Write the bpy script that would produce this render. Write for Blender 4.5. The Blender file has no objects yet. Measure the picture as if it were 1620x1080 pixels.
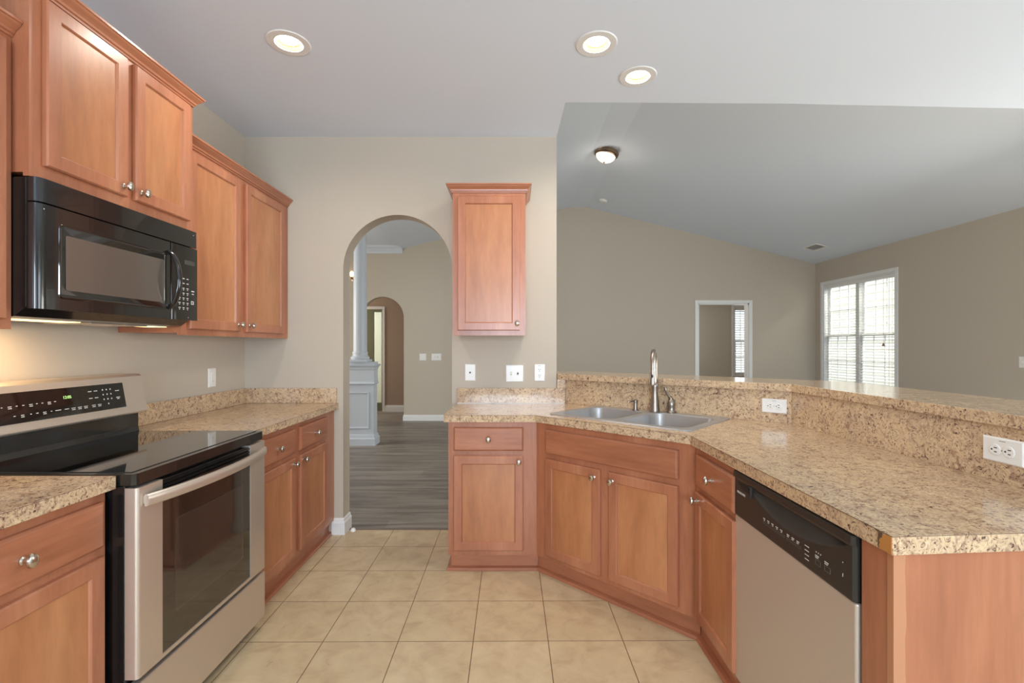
import bpy, bmesh, math, random
from mathutils import Vector, Matrix
from mathutils.geometry import tessellate_polygon
random.seed(7)
PI = math.pi
SC = bpy.context.scene
COL = SC.collection

# ------------------------------------------------------------------ camera
F_PX, CX, HY, CAM_Z = 753.0, 812.0, 547.0, 1.312
cam = bpy.data.cameras.new('camera')
cam.sensor_width = 36.0
cam.sensor_fit = 'HORIZONTAL'
cam.lens = F_PX / 1620 * 36
cam.shift_x = -(CX - 810) / 1620
cam.shift_y = (HY - 540) / 1620
cam.clip_start = 0.02
co = bpy.data.objects.new('camera', cam)
COL.objects.link(co)
co.location = (0, 0, CAM_Z)
co.rotation_euler = (PI / 2, 0, 0)
SC.camera = co

# ------------------------------------------------------------------ world, exposure, daylight and added fill lights
SC.view_settings.view_transform = 'Standard'
SC.view_settings.look = 'None'
SC.view_settings.gamma = 1
SC.view_settings.use_curve_mapping = False
SC.view_settings.exposure = 0.30
w = bpy.data.worlds.new('sky')
SC.world = w
w.use_nodes = True
bg = w.node_tree.nodes['Background']
bg.inputs['Color'].default_value = (0.80, 0.90, 1.0, 1)
bg.inputs['Strength'].default_value = 1.6


def area_light(name, loc, rot, sx, sy, energy, color=(1, 1, 1), spread=PI):
    l = bpy.data.lights.new(name, 'AREA')
    l.shape = 'RECTANGLE'
    l.size, l.size_y = sx, sy
    l.energy = energy
    l.color = color
    l.spread = spread
    o = bpy.data.objects.new(name, l)
    COL.objects.link(o)
    o.location = loc
    o.rotation_euler = rot
    return o


DAY = (1.0, 0.965, 0.90)
FILL_COOL = (0.78, 0.92, 1.10)
# rear and breakfast fill lights, added at unseen windows to stand in for daylight
TD = math.radians(72)
area_light('fill_rear_kitchen', (0.1, -3.12, 1.45), (math.radians(103), 0, 0), 1.9, 1.5, 122, FILL_COOL)
area_light('fill_rear_breakfast', (3.6, -3.12, 1.35), (math.radians(95), 0, 0), 2.0, 1.9, 22, FILL_COOL)
area_light('fill_side_breakfast', (5.22, 0.2, 1.35), (TD, 0, PI / 2), 2.4, 1.9, 62, FILL_COOL)
area_light('daylight_patio_door', (5.2, 3.4, 1.10), (math.radians(65), 0, PI / 2), 1.8, 1.9, 85, DAY)
area_light('daylight_above_living_window', (6.3, 6.6, 3.7), (0, math.radians(45), 0), 1.6, 2.0, 180, DAY)
area_light('fill_foyer', (-4.55, 5.6, 1.6), (TD, 0, -PI / 2), 1.4, 1.6, 72, DAY)  # added light from the foyer side, where no window is built
area_light('daylight_bedroom_window', (4.9, 10.9, 1.6), (PI / 2, 0, PI), 1.8, 2.4, 26, DAY)
area_light('bedroom_side_light', (2.5, 9.4, 1.6), (TD, 0, -PI / 2), 1.2, 1.4, 16, DAY)  # area light beside the windowless left wall of the far room
area_light('fill_hall', (-4.3, 9.0, 1.6), (TD, 0, -PI / 2), 0.7, 1.5, 22, (1.0, 0.9, 0.78))  # added out of view to brighten the hall walls, no source there
area_light('daylight_behind_hall_door', (-4.3, 10.3, 1.6), (TD, 0, -PI / 2), 0.8, 1.8, 45, (0.88, 1.0, 0.9))
area_light('daylight_on_siding', (6.4, 11.0, 3.6), (0, math.radians(-65), 0), 2.5, 5, 24, DAY)


# ------------------------------------------------------------------ materials
def new_mat(name):
    m = bpy.data.materials.new(name)
    m.use_nodes = True
    nt = m.node_tree
    return m, nt, nt.nodes['Principled BSDF']


def rgb(r, g, b):
    f = lambda c: (c / 255 / 12.92) if c / 255 <= 0.04045 else ((c / 255 + 0.055) / 1.055) ** 2.4
    return (f(r), f(g), f(b), 1)


def plain(name, col, rough=0.5, metal=0.0, spec=0.5, coat=0.0, bump=0.0, bscale=200):
    m, nt, b = new_mat(name)
    b.inputs['Base Color'].default_value = col
    b.inputs['Roughness'].default_value = rough
    b.inputs['Metallic'].default_value = metal
    b.inputs['Specular IOR Level'].default_value = spec
    b.inputs['Coat Weight'].default_value = coat
    n = nt.nodes.new('ShaderNodeTexNoise')
    n.inputs['Scale'].default_value = bscale if bump else 3
    tc = nt.nodes.new('ShaderNodeTexCoord')
    nt.links.new(tc.outputs['Object'], n.inputs['Vector'])
    if bump:
        bp = nt.nodes.new('ShaderNodeBump')
        bp.inputs['Strength'].default_value = bump
        bp.inputs['Distance'].default_value = 0.002
        nt.links.new(n.outputs['Fac'], bp.inputs['Height'])
        nt.links.new(bp.outputs['Normal'], b.inputs['Normal'])
    else:
        mr = nt.nodes.new('ShaderNodeMapRange')
        mr.inputs['To Min'].default_value = max(0, rough - 0.03)
        mr.inputs['To Max'].default_value = rough + 0.03
        nt.links.new(n.outputs['Fac'], mr.inputs['Value'])
        nt.links.new(mr.outputs['Result'], b.inputs['Roughness'])
    return m


def ramp(nt, stops):
    r = nt.nodes.new('ShaderNodeValToRGB')
    e = r.color_ramp.elements
    while len(e) < len(stops):
        e.new(0.5)
    for el, (p, c) in zip(e, stops):
        el.position = p
        el.color = c
    return r


def mapped(nt, scale=(1, 1, 1), loc=(0, 0, 0), rot=(0, 0, 0)):
    tc = nt.nodes.new('ShaderNodeTexCoord')
    mp = nt.nodes.new('ShaderNodeMapping')
    mp.inputs['Scale'].default_value = scale
    mp.inputs['Location'].default_value = loc
    mp.inputs['Rotation'].default_value = rot
    nt.links.new(tc.outputs['Object'], mp.inputs['Vector'])
    return mp


def noise(nt, vec, scale, detail=4, rough=0.5, dist=0.0):
    n = nt.nodes.new('ShaderNodeTexNoise')
    n.inputs['Scale'].default_value = scale
    n.inputs['Detail'].default_value = detail
    n.inputs['Roughness'].default_value = rough
    n.inputs['Distortion'].default_value = dist
    nt.links.new(vec.outputs[0], n.inputs['Vector'])
    return n


def mixc(nt, fac, a, b, mode='MIX'):
    m = nt.nodes.new('ShaderNodeMix')
    m.data_type = 'RGBA'
    m.blend_type = mode
    for v, i in ((fac, 0), (a, 6), (b, 7)):
        if isinstance(v, (int, float)):
            m.inputs[i].default_value = v
        elif isinstance(v, tuple):
            m.inputs[i].default_value = v
        else:
            nt.links.new(v, m.inputs[i])
    return m.outputs[2]


def wood(name, stretch, dark, mid, light, rough=0.33):
    m, nt, b = new_mat(name)
    mp = mapped(nt, stretch)
    n1 = noise(nt, mp, 1.0, 5, 0.55, 0.6)
    n2 = noise(nt, mp, 9.0, 3, 0.6, 0.3)
    r = ramp(nt, [(0.30, dark), (0.52, mid), (0.75, light)])
    nt.links.new(n1.outputs['Fac'], r.inputs['Fac'])
    r2 = ramp(nt, [(0.35, (0.90, 0.88, 0.86, 1)), (0.65, (1.04, 1.03, 1.02, 1))])
    nt.links.new(n2.outputs['Fac'], r2.inputs['Fac'])
    nt.links.new(mixc(nt, 1.0, r.outputs[0], r2.outputs[0], 'MULTIPLY'), b.inputs['Base Color'])
    b.inputs['Roughness'].default_value = rough
    b.inputs['Coat Weight'].default_value = 0.25
    b.inputs['Coat Roughness'].default_value = 0.22
    return m


W_D, W_M, W_L = rgb(158, 99, 70), rgb(178, 114, 82), rgb(192, 130, 96)
P_D, P_M, P_L = rgb(166, 105, 68), rgb(186, 123, 81), rgb(199, 139, 95)
M = {}
M['wood'] = wood('stained_maple', (5, 5, 0.7), W_D, W_M, W_L)
M['wood_h'] = wood('stained_maple_crossgrain', (0.8, 5, 6), W_D, W_M, W_L)
M['panel'] = wood('stained_maple_panel', (4, 4, 0.8), P_D, P_M, P_L, 0.36)
M['wall'] = plain('greige_wall_paint', rgb(194, 183, 166), 0.75, bump=0.08, bscale=300)
M['ceil'] = plain('white_ceiling_paint', rgb(222, 230, 241), 0.85, bump=0.08, bscale=260)
M['trim'] = plain('white_trim_paint', rgb(232, 231, 228), 0.35)
M['column'] = plain('pale_grey_trim_paint', rgb(205, 212, 220), 0.4)
M['plate'] = plain('white_plastic', rgb(238, 236, 230), 0.3)
M['slot'] = plain('dark_slot', rgb(40, 36, 34), 0.6)
M['black'] = plain('black_enamel', rgb(27, 26, 25), 0.16, coat=0.5)
M['glass_black'] = plain('black_glass', rgb(14, 14, 14), 0.05, spec=0.7, coat=0.6)
M['black_matte'] = plain('black_plastic', rgb(44, 41, 38), 0.38)
M['steel'] = plain('brushed_steel', rgb(214, 202, 188), 0.36, metal=0.72)
M['steel_dw'] = plain('satin_steel_panel', rgb(206, 194, 180), 0.45, metal=0.5)
M['nickel'] = plain('satin_nickel', rgb(205, 198, 186), 0.22, metal=1.0)
M['sinksteel'] = plain('sink_steel', rgb(176, 174, 172), 0.34, metal=0.55)
M['faucet'] = plain('brushed_faucet_steel', rgb(160, 150, 140), 0.34, metal=1.0)
M['mark'] = plain('pale_print', rgb(215, 215, 208), 0.5)
M['window_mw'] = plain('oven_window_glass', rgb(92, 84, 76), 0.12, spec=0.7, coat=0.6)
M['oven_glass'] = plain('oven_door_glass', rgb(34, 31, 27), 0.06, spec=0.8, coat=0.8)
M['bronze'] = plain('brushed_bronze_trim', rgb(150, 128, 110), 0.3, metal=1.0)
M['particle'] = plain('raw_particleboard', rgb(190, 128, 62), 0.9, bump=0.8, bscale=400)
M['blind'] = plain('white_blind_slat', rgb(236, 234, 228), 0.5)
M['outdoor'] = plain('neighbour_siding', rgb(228, 219, 204), 0.8)
M['cord'] = plain('blind_cord', rgb(200, 190, 175), 0.7)
M['tassel'] = plain('wooden_tassel', rgb(140, 110, 85), 0.6)

# laminate
m, nt, b = new_mat('speckled_laminate')
mp = mapped(nt, (1, 1, 1))
n1 = noise(nt, mp, 62, 5, 0.62, 2.2)
n2 = noise(nt, mp, 26, 4, 0.6, 1.6)
n3 = noise(nt, mp, 7, 3, 0.5, 0.5)
r1 = ramp(nt, [(0.350, rgb(84, 66, 62)), (0.388, rgb(138, 112, 98)), (0.43, rgb(202, 177, 148)), (0.55, rgb(218, 195, 162)), (0.70, rgb(230, 213, 184))])
nt.links.new(n1.outputs['Fac'], r1.inputs['Fac'])
r2 = ramp(nt, [(0.34, rgb(196, 176, 170)), (0.46, rgb(244, 238, 232)), (0.66, rgb(255, 250, 238))])
nt.links.new(n2.outputs['Fac'], r2.inputs['Fac'])
c1 = mixc(nt, 1.0, r1.outputs[0], r2.outputs[0], 'MULTIPLY')
r3 = ramp(nt, [(0.35, (0.93, 0.91, 0.92, 1)), (0.65, (1.04, 1.02, 1.0, 1))])
nt.links.new(n3.outputs['Fac'], r3.inputs['Fac'])
nt.links.new(mixc(nt, 1.0, c1, r3.outputs[0], 'MULTIPLY'), b.inputs['Base Color'])
b.inputs['Roughness'].default_value = 0.13
M['lam'] = m

# ceramic floor tile
TS, TX, TY, TR = 0.3333, -0.178, 2.115, 0.006
m, nt, b = new_mat('beige_ceramic_tile')
tc = nt.nodes.new('ShaderNodeTexCoord')
vs = nt.nodes.new('ShaderNodeVectorMath')
vs.operation = 'SUBTRACT'
vs.inputs[1].default_value = (TX, TY, 0)
nt.links.new(tc.outputs['Object'], vs.inputs[0])
mp = nt.nodes.new('ShaderNodeMapping')
mp.vector_type = 'TEXTURE'
mp.inputs['Rotation'].default_value = (0, 0, TR)
nt.links.new(vs.outputs[0], mp.inputs['Vector'])
sh = nt.nodes.new('ShaderNodeVectorMath')
sh.operation = 'ADD'
sh.inputs[1].default_value = (TS * 30, TS * 30, 0)
nt.links.new(mp.outputs[0], sh.inputs[0])
br = nt.nodes.new('ShaderNodeTexBrick')
br.offset = 0
br.squash = 1
br.inputs['Scale'].default_value = 1
br.inputs['Brick Width'].default_value = TS
br.inputs['Row Height'].default_value = TS
br.inputs['Mortar Size'].default_value = 0.0022
br.inputs['Mortar Smooth'].default_value = 0.3
br.inputs['Color1'].default_value = (1.0, 1.0, 1.0, 1)
br.inputs['Color2'].default_value = (0.93, 0.91, 0.88, 1)
br.inputs['Mortar'].default_value = (0.30, 0.24, 0.20, 1)
nt.links.new(sh.outputs[0], br.inputs['Vector'])
n1 = noise(nt, mp, 9, 6, 0.6, 0.5)
n2 = noise(nt, mp, 24, 5, 0.7, 0.8)
r1 = ramp(nt, [(0.30, rgb(194, 168, 132)), (0.48, rgb(209, 186, 149)), (0.68, rgb(219, 198, 160))])
nt.links.new(n1.outputs['Fac'], r1.inputs['Fac'])
r2 = ramp(nt, [(0.26, (0.72, 0.66, 0.58, 1)), (0.37, (1, 1, 1, 1))])
nt.links.new(n2.outputs['Fac'], r2.inputs['Fac'])
c1 = mixc(nt, 1.0, r1.outputs[0], r2.outputs[0], 'MULTIPLY')
nt.links.new(mixc(nt, 1.0, c1, br.outputs['Color'], 'MULTIPLY'), b.inputs['Base Color'])
bp = nt.nodes.new('ShaderNodeBump')
bp.inputs['Strength'].default_value = 0.5
bp.inputs['Distance'].default_value = 0.002
inv = nt.nodes.new('ShaderNodeMath')
inv.operation = 'SUBTRACT'
inv.inputs[0].default_value = 1
nt.links.new(br.outputs['Fac'], inv.inputs[1])
nt.links.new(inv.outputs[0], bp.inputs['Height'])
nt.links.new(bp.outputs['Normal'], b.inputs['Normal'])
b.inputs['Roughness'].default_value = 0.38
M['tile'] = m

# grey plank floor
m, nt, b = new_mat('grey_wood_planks')
mp = mapped(nt, (1, 1, 1), (20, 20, 0))
br = nt.nodes.new('ShaderNodeTexBrick')
br.offset = 0.37
br.inputs['Scale'].default_value = 1
br.inputs['Brick Width'].default_value = 1.22
br.inputs['Row Height'].default_value = 0.18
br.inputs['Mortar Size'].default_value = 0.0012
br.inputs['Color1'].default_value = (1.05, 1.05, 1.05, 1)
br.inputs['Color2'].default_value = (0.84, 0.83, 0.82, 1)
br.inputs['Mortar'].default_value = (0.5, 0.48, 0.46, 1)
nt.links.new(mp.outputs[0], br.inputs['Vector'])
mp2 = mapped(nt, (1.1, 13, 1), (3, 1, 0))
n1 = noise(nt, mp2, 1.0, 5, 0.6, 0.6)
n2 = noise(nt, mp2, 2.6, 4, 0.6, 0.4)
r1 = ramp(nt, [(0.30, rgb(92, 84, 77)), (0.45, rgb(128, 119, 110)), (0.62, rgb(150, 141, 131))])
nt.links.new(n1.outputs['Fac'], r1.inputs['Fac'])
r2 = ramp(nt, [(0.30, (0.66, 0.64, 0.62, 1)), (0.42, (1, 1, 1, 1))])
nt.links.new(n2.outputs['Fac'], r2.inputs['Fac'])
c1 = mixc(nt, 1.0, r1.outputs[0], r2.outputs[0], 'MULTIPLY')
nt.links.new(mixc(nt, 1.0, c1, br.outputs['Color'], 'MULTIPLY'), b.inputs['Base Color'])
b.inputs['Roughness'].default_value = 0.42
M['plank'] = m


def emit(name, col, strength):
    m, nt, b = new_mat(name)
    b.inputs['Base Color'].default_value = col
    b.inputs['Emission Color'].default_value = col
    b.inputs['Emission Strength'].default_value = strength
    return m


M['bulb'] = emit('lamp_lens_glow', (1.0, 0.96, 0.84, 1), 5)
M['baffle'] = plain('warm_white_baffle', rgb(150, 126, 48), 0.8)
M['dome'] = emit('frosted_glass_glow', (1.0, 0.93, 0.80, 1), 0.75)
M['sconce'] = emit('amber_lamp_glow', (1.0, 0.62, 0.25, 1), 4)
M['led'] = emit('green_display_digits', (0.45, 0.8, 0.25, 1), 0.6)
m, nt, b = new_mat('clear_window_glass')
trn = nt.nodes.new('ShaderNodeBsdfTransparent')
trn.inputs['Color'].default_value = (0.96, 0.985, 0.98, 1)
gls = nt.nodes.new('ShaderNodeBsdfGlossy')
gls.inputs['Roughness'].default_value = 0.02
lw = nt.nodes.new('ShaderNodeLayerWeight')
lw.inputs['Blend'].default_value = 0.5
pw = nt.nodes.new('ShaderNodeMath')
pw.operation = 'POWER'
pw.inputs[1].default_value = 5
nt.links.new(lw.outputs['Facing'], pw.inputs[0])
frs = nt.nodes.new('ShaderNodeMath')
frs.operation = 'MULTIPLY_ADD'
frs.inputs[1].default_value = 0.92
frs.inputs[2].default_value = 0.04
nt.links.new(pw.outputs[0], frs.inputs[0])
mxs = nt.nodes.new('ShaderNodeMixShader')
nt.links.new(frs.outputs[0], mxs.inputs[0])
nt.links.new(trn.outputs[0], mxs.inputs[1])
nt.links.new(gls.outputs[0], mxs.inputs[2])
nt.links.new(mxs.outputs[0], nt.nodes['Material Output'].inputs['Surface'])
M['glass'] = m


# ------------------------------------------------------------------ mesh helpers
ROOTM = {}


class MB:
    def __init__(s):
        s.v, s.f = [], []

    def add(s, vs, fs):
        o = len(s.v)
        s.v += [Vector(p) for p in vs]
        s.f += [tuple(i + o for i in f) for f in fs]
        return s

    def box(s, x0, x1, y0, y1, z0, z1):
        return s.add([(x, y, z) for x in (x0, x1) for y in (y0, y1) for z in (z0, z1)],
                     [(0, 1, 3, 2), (4, 6, 7, 5), (0, 4, 5, 1), (2, 3, 7, 6), (0, 2, 6, 4), (1, 5, 7, 3)])

    def loops(s, loops, cap0=True, cap1=True, closed=False):
        n = len(loops[0])
        o = len(s.v)
        for l in loops:
            s.v += [Vector(p) for p in l]
        k = len(loops)
        for i in range(k if closed else k - 1):
            a, b_ = o + i * n, o + ((i + 1) % k) * n
            for j in range(n):
                s.f.append((a + j, a + (j + 1) % n, b_ + (j + 1) % n, b_ + j))
        if not closed:
            if cap0:
                s.f.append(tuple(range(o + n - 1, o - 1, -1)))
            if cap1:
                s.f.append(tuple(range(o + (k - 1) * n, o + k * n)))
        return s

    def prism(s, poly, z0, z1, holes=(), tris=None):
        """footprint polygon in xy, extruded; optional holes"""
        rings = [[Vector((p[0], p[1], 0)) for p in poly]] + [[Vector((p[0], p[1], 0)) for p in h] for h in holes]
        tris = tris or tessellate_polygon(rings)
        flat = [p for r in rings for p in r]
        o = len(s.v)
        n = len(flat)
        s.v += [Vector((p.x, p.y, z0)) for p in flat] + [Vector((p.x, p.y, z1)) for p in flat]
        for t in tris:
            s.f.append(tuple(o + i for i in t))
            s.f.append(tuple(o + n + i for i in reversed(t)))
        k = 0
        for r in rings:
            m_ = len(r)
            for j in range(m_):
                a, c = o + k + j, o + k + (j + 1) % m_
                s.f.append((a, c, c + n, a + n))
            k += m_
        return s

    def vprism(s, poly, axis, a0, a1, holes=()):
        """polygon in a vertical plane: axis 'y' -> poly in (x,z) extruded along y; 'x' -> (y,z) along x"""
        t = MB().prism(poly, a0, a1, holes)
        if axis == 'y':
            vs = [(p.x, p.z, p.y) for p in t.v]
        else:
            vs = [(p.z, p.x, p.y) for p in t.v]
        return s.add(vs, t.f)

    def tube(s, path, r, seg=12, cap=True, rx=None):
        path = [Vector(p) for p in path]
        rs = r if isinstance(r, (list, tuple)) else [r] * len(path)
        loops = []
        up = None
        for i, p in enumerate(path):
            d = (path[min(i + 1, len(path) - 1)] - path[max(i - 1, 0)]).normalized()
            if up is None:
                up = Vector((0, 0, 1)) if abs(d.z) < 0.9 else Vector((1, 0, 0))
            a = d.cross(up).normalized()
            up = a.cross(d).normalized()
            loops.append([p + (a * math.cos(t) + up * math.sin(t)) * rs[i] for t in [2 * PI * k / seg for k in range(seg)]])
        return s.loops(loops, cap, cap)

    def lathe(s, prof, c=(0, 0, 0), axis='z', seg=24, sx=1, sy=1, cap=True):
        """prof: (radius, height) list"""
        loops = []
        for r, h in prof:
            l = []
            for k in range(seg):
                t = 2 * PI * k / seg
                a, b_ = r * math.cos(t) * sx, r * math.sin(t) * sy
                if axis == 'z':
                    q = (c[0] + a, c[1] + b_, c[2] + h)
                elif axis == 'y':
                    q = (c[0] + a, c[1] + h, c[2] + b_)
                else:
                    q = (c[0] + h, c[1] + a, c[2] + b_)
                l.append(q)
            loops.append(l)
        return s.loops(loops, cap, cap)

    def build(s, name, mat, parent=None, smooth=False, bevel=0, bseg=2, world=False, xf=None):
        me = bpy.data.meshes.new(name)
        vs = s.v
        if xf is not None:
            vs = [xf @ v for v in vs]
        if world and parent is not None:
            mi = ROOTM[parent.name].inverted()
            vs = [mi @ v for v in vs]
        me.from_pydata([tuple(v) for v in vs], [], s.f)
        bm = bmesh.new()
        bm.from_mesh(me)
        bmesh.ops.recalc_face_normals(bm, faces=bm.faces)
        bm.to_mesh(me)
        bm.free()
        me.materials.append(mat)
        if smooth:
            for p in me.polygons:
                p.use_smooth = True
            try:
                me.set_sharp_from_angle(angle=math.radians(38))
            except Exception:
                pass
        o = bpy.data.objects.new(name, me)
        COL.objects.link(o)
        if parent is not None:
            o.parent = parent
        if bevel:
            bv = o.modifiers.new('bevel', 'BEVEL')
            bv.width = bevel
            bv.segments = bseg
            bv.limit_method = 'ANGLE'
            bv.angle_limit = math.radians(40)
        return o


def thing(name, label, cat, loc=(0, 0, 0), rz=0, group=None):
    o = bpy.data.objects.new(name, None)
    COL.objects.link(o)
    o.location = loc
    o.rotation_euler = (0, 0, rz)
    o.empty_display_size = 0.1
    ROOTM[o.name] = Matrix.Translation(loc) @ Matrix.Rotation(rz, 4, 'Z')
    o['label'] = label
    o['category'] = cat
    if group:
        o['group'] = group
    return o


def tag(o, label, cat, group=None):
    o['label'] = label
    o['category'] = cat
    if group:
        o['group'] = group
    return o


def struct(o, label=None, cat=None):
    o['kind'] = 'structure'
    if label:
        o['label'] = label
    if cat:
        o['category'] = cat
    return o


def sroot(name, label, cat, loc=(0, 0, 0), rz=0):
    o = thing(name, label, cat, loc, rz)
    o['kind'] = 'structure'
    return o


def arc(cx, cz, r, a0, a1, n):
    return [(cx + r * math.cos(a0 + (a1 - a0) * i / n), cz + r * math.sin(a0 + (a1 - a0) * i / n)) for i in range(n + 1)]


# ------------------------------------------------------------------ key dimensions
XW = -1.872          # left wall
D0, D1 = 3.32, 3.448  # back wall front and rear
CZ = 2.77            # flat kitchen ceiling
YR = -3.2            # wall behind the camera
XR = 5.30            # window wall
YF = 8.35            # far living room wall
EX = 0.302           # right end of the back wall
RL, RR, RIDZ, SL = 0.99, 1.29, 3.745, 0.2472
vault = lambda x: RIDZ - SL * max(0, x - RR, RL - x)
FX = -1.94           # edge between vault and flat foyer ceiling
FZ = 3.06

# ------------------------------------------------------------------ shell
o = MB().box(XW, XR, YR, 3.41, -0.05, 0).build('floor', M['tile'])
# cut the tile where the plank floor of the living room starts (right of the bar)
struct(o, 'beige square ceramic tile floor of the kitchen', 'floor')
o = MB().box(-4.7, XR + 0.1, 3.41, 11.1, -0.05, 0.0).build('floor', M['plank'])
struct(o, 'grey wood plank floor beyond the arched doorway', 'floor')

struct(MB().box(XW - 0.12, XW, YR, D1, 0, CZ + 0.1).build('wall_left', M['wall']), 'greige kitchen wall behind the range', 'wall')
AX0, AX1, ATOP = -1.186, -0.427, 2.226
AR = (AX1 - AX0) / 2
poly = [(XW, 0), (AX0, 0)] + [(x, z) for x, z in arc((AX0 + AX1) / 2, ATOP - AR, AR, PI, 0, 40)] + [(AX1, 0), (EX, 0), (EX, CZ), (XW, CZ)]
struct(MB().vprism(poly, 'y', D0, D1).build('wall_back', M['wall']), 'greige kitchen wall with tall arched doorway', 'wall')
# upper part of the back wall seen only from the living room side
poly = [(FX, CZ), (EX, CZ), (EX, vault(EX)), (FX, vault(FX))]
struct(MB().vprism(poly, 'y', D1 - 0.10, D1).build('wall_upper', M['wall']), 'upper wall over the kitchen ceiling', 'wall')
# gable walls of the vault above the kitchen ceiling edge
poly = [(EX, CZ + 0.0115), (XR, CZ + 0.0115), (XR, CZ + 0.02), (RR, RIDZ), (RL, RIDZ), (EX, vault(EX))]
struct(MB().vprism(poly, 'y', 2.76, 2.86).build('wall_gable', M['ceil']), 'vault end wall above the kitchen ceiling edge', 'wall')
struct(MB().box(EX - 0.09, EX, 2.76, D1 - 0.1, CZ + 0.001, vault(EX)).build('wall_vault_side', M['ceil']), 'short vault side wall above kitchen ceiling', 'wall')
# flat kitchen ceiling
poly = [(XW - 0.1, YR), (XR, YR), (XR, 2.945), (3.14, 2.925), (1.64, 2.865), (0.312, 2.850), (EX, D0), (EX, D1), (XW - 0.1, D1)]
uc = lambda px, py: ((px - CX) * ((CZ - CAM_Z) * F_PX / (HY - py)) / F_PX, (CZ - CAM_Z) * F_PX / (HY - py))
CANS = [uc(457, 68), uc(943.5, 69.5), uc(1009, 121)]
struct(MB().prism(poly, CZ, CZ + 0.012, [[(x + 0.064 * math.cos(t_), y + 0.064 * math.sin(t_)) for t_ in [2 * PI * k / 40 for k in range(40)]] for x, y in CANS]).build('ceiling', M['ceil']), 'flat white kitchen ceiling', 'ceiling')
# vaulted ceiling
mb = MB()
y0, y1 = 2.80, YF + 0.05
mb.vprism([(FX, vault(FX)), (RL, RIDZ), (RR, RIDZ), (XR + 0.05, vault(XR + 0.05)),
           (XR + 0.05, vault(XR) + 0.1), (RR, RIDZ + 0.1), (RL, RIDZ + 0.1), (FX, vault(FX) + 0.1)], 'y', y0, y1)
struct(mb.build('ceiling', M['ceil']), 'white vaulted living room ceiling', 'ceiling')
struct(MB().box(-4.7, FX, D1 - 0.1, YF + 0.05, FZ, FZ + 0.05).build('ceiling', M['ceil']), 'flat white foyer ceiling seen through the arch', 'ceiling')
# window wall (right) with openings: window and patio openings out of frame
wy0, wy1, wz0, wz1 = 6.60, 8.14, 0.62, 2.345
holes = [[(wy0, wz0), (wy1, wz0), (wy1, wz1), (wy0, wz1)],
         [(2.5, 0.05), (4.3, 0.05), (4.3, 2.1), (2.5, 2.1)],
         [(-1.0, 0.4), (1.4, 0.4), (1.4, 2.3), (-1.0, 2.3)]]
struct(MB().vprism([(YR, 0), (YF, 0), (YF, CZ + 0.0), (YR, CZ + 0.0)], 'x', XR, XR + 0.14, holes).build('wall_right', M['wall']), 'greige living room wall with the wide window', 'wall')
holes = [[(-0.85, 0.7), (1.05, 0.7), (1.05, 2.2), (-0.85, 2.2)], [(2.6, 0.4), (4.6, 0.4), (4.6, 2.3), (2.6, 2.3)]]
struct(MB().vprism([(XW, 0), (XR, 0), (XR, CZ), (XW, CZ)], 'y', YR - 0.14, YR, holes).build('wall_rear', M['wall']), 'greige wall behind the camera', 'wall')
# far gable wall with a doorway and an arch
DX0, DX1, DZ = 3.243, 4.132, 2.055
BX0, BX1, BTOP = -2.66, -1.92, 2.174
BR = (BX1 - BX0) / 2
poly = [(-4.7, 0), (BX0, 0)] + arc((BX0 + BX1) / 2, BTOP - BR, BR, PI, 0, 32) + [(BX1, 0), (DX0, 0), (DX0, DZ), (DX1, DZ), (DX1, 0), (XR, 0),
       (XR, vault(XR)), (RR, RIDZ), (RL, RIDZ), (FX, vault(FX)), (FX, FZ), (-4.7, FZ)]
struct(MB().vprism(poly, 'y', YF, YF + 0.13).build('wall_far', M['wall']), 'greige gable wall of the living room with doorway', 'wall')
struct(MB().box(-4.82, -4.7, D1, 10.2, 0, FZ + 0.1).build('wall_foyer', M['wall']), 'greige side wall of the foyer', 'wall')
struct(MB().box(-4.7, XW - 0.1, D1 - 0.1, D1, 0, FZ).build('wall_foyer_front', M['wall']), 'greige front wall of the foyer', 'wall')
# hall behind the far arch
struct(MB().vprism([(-4.7, 0), (-3.30, 0), (-3.30, 2.045), (-2.61, 2.045), (-2.61, 0), (-0.9, 0), (-0.9, 2.75), (-4.7, 2.75)], 'y', 9.5, 9.62).build('wall_hall', plain('tan_hall_paint', rgb(168, 146, 128), 0.75)), 'tan hall wall with door seen through the far arch', 'wall')
struct(MB().box(-4.7, -0.9, YF + 0.13, 9.62, 2.75, 2.8).build('ceiling', M['ceil']), 'hall ceiling behind the far arch', 'ceiling')
struct(MB().box(-0.98, -0.9, YF + 0.13, 9.5, 0, 2.75).build('wall_hall_side', M['wall']), 'side wall of the hall', 'wall')
struct(MB().box(-4.7, -1.5, 11.0, 11.1, 0, 2.75).build('wall_hall_end', M['wall']), 'pale wall beyond the hall door', 'wall')
# room behind the living room doorway
BY = 10.2
fz0, fz1, fx0, fx1 = 0.69, 2.14, 4.735, 5.22
struct(MB().vprism([(2.4, 0), (5.4, 0), (5.4, 2.75), (2.4, 2.75)], 'y', BY, BY + 0.12, [[(fx0, fz0), (fx1, fz0), (fx1, fz1), (fx0, fz1)]]).build('wall_bedroom', M['wall']), 'greige wall of the room beyond the living room doorway', 'wall')
struct(MB().box(2.4, 5.4, YF + 0.13, BY + 0.12, 2.75, 2.8).build('ceiling', M['ceil']), 'ceiling of the room beyond the doorway', 'ceiling')
struct(MB().box(2.3, 2.4, YF + 0.13, BY + 0.12, 0, 2.75).build('wall_bedroom_left', M['wall']), 'left wall of the room beyond the doorway', 'wall')
struct(MB().box(5.3, 5.4, YF + 0.13, BY, 0, 2.75).build('wall_bedroom_right', M['wall']), 'right wall of the room beyond the doorway', 'wall')


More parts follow.
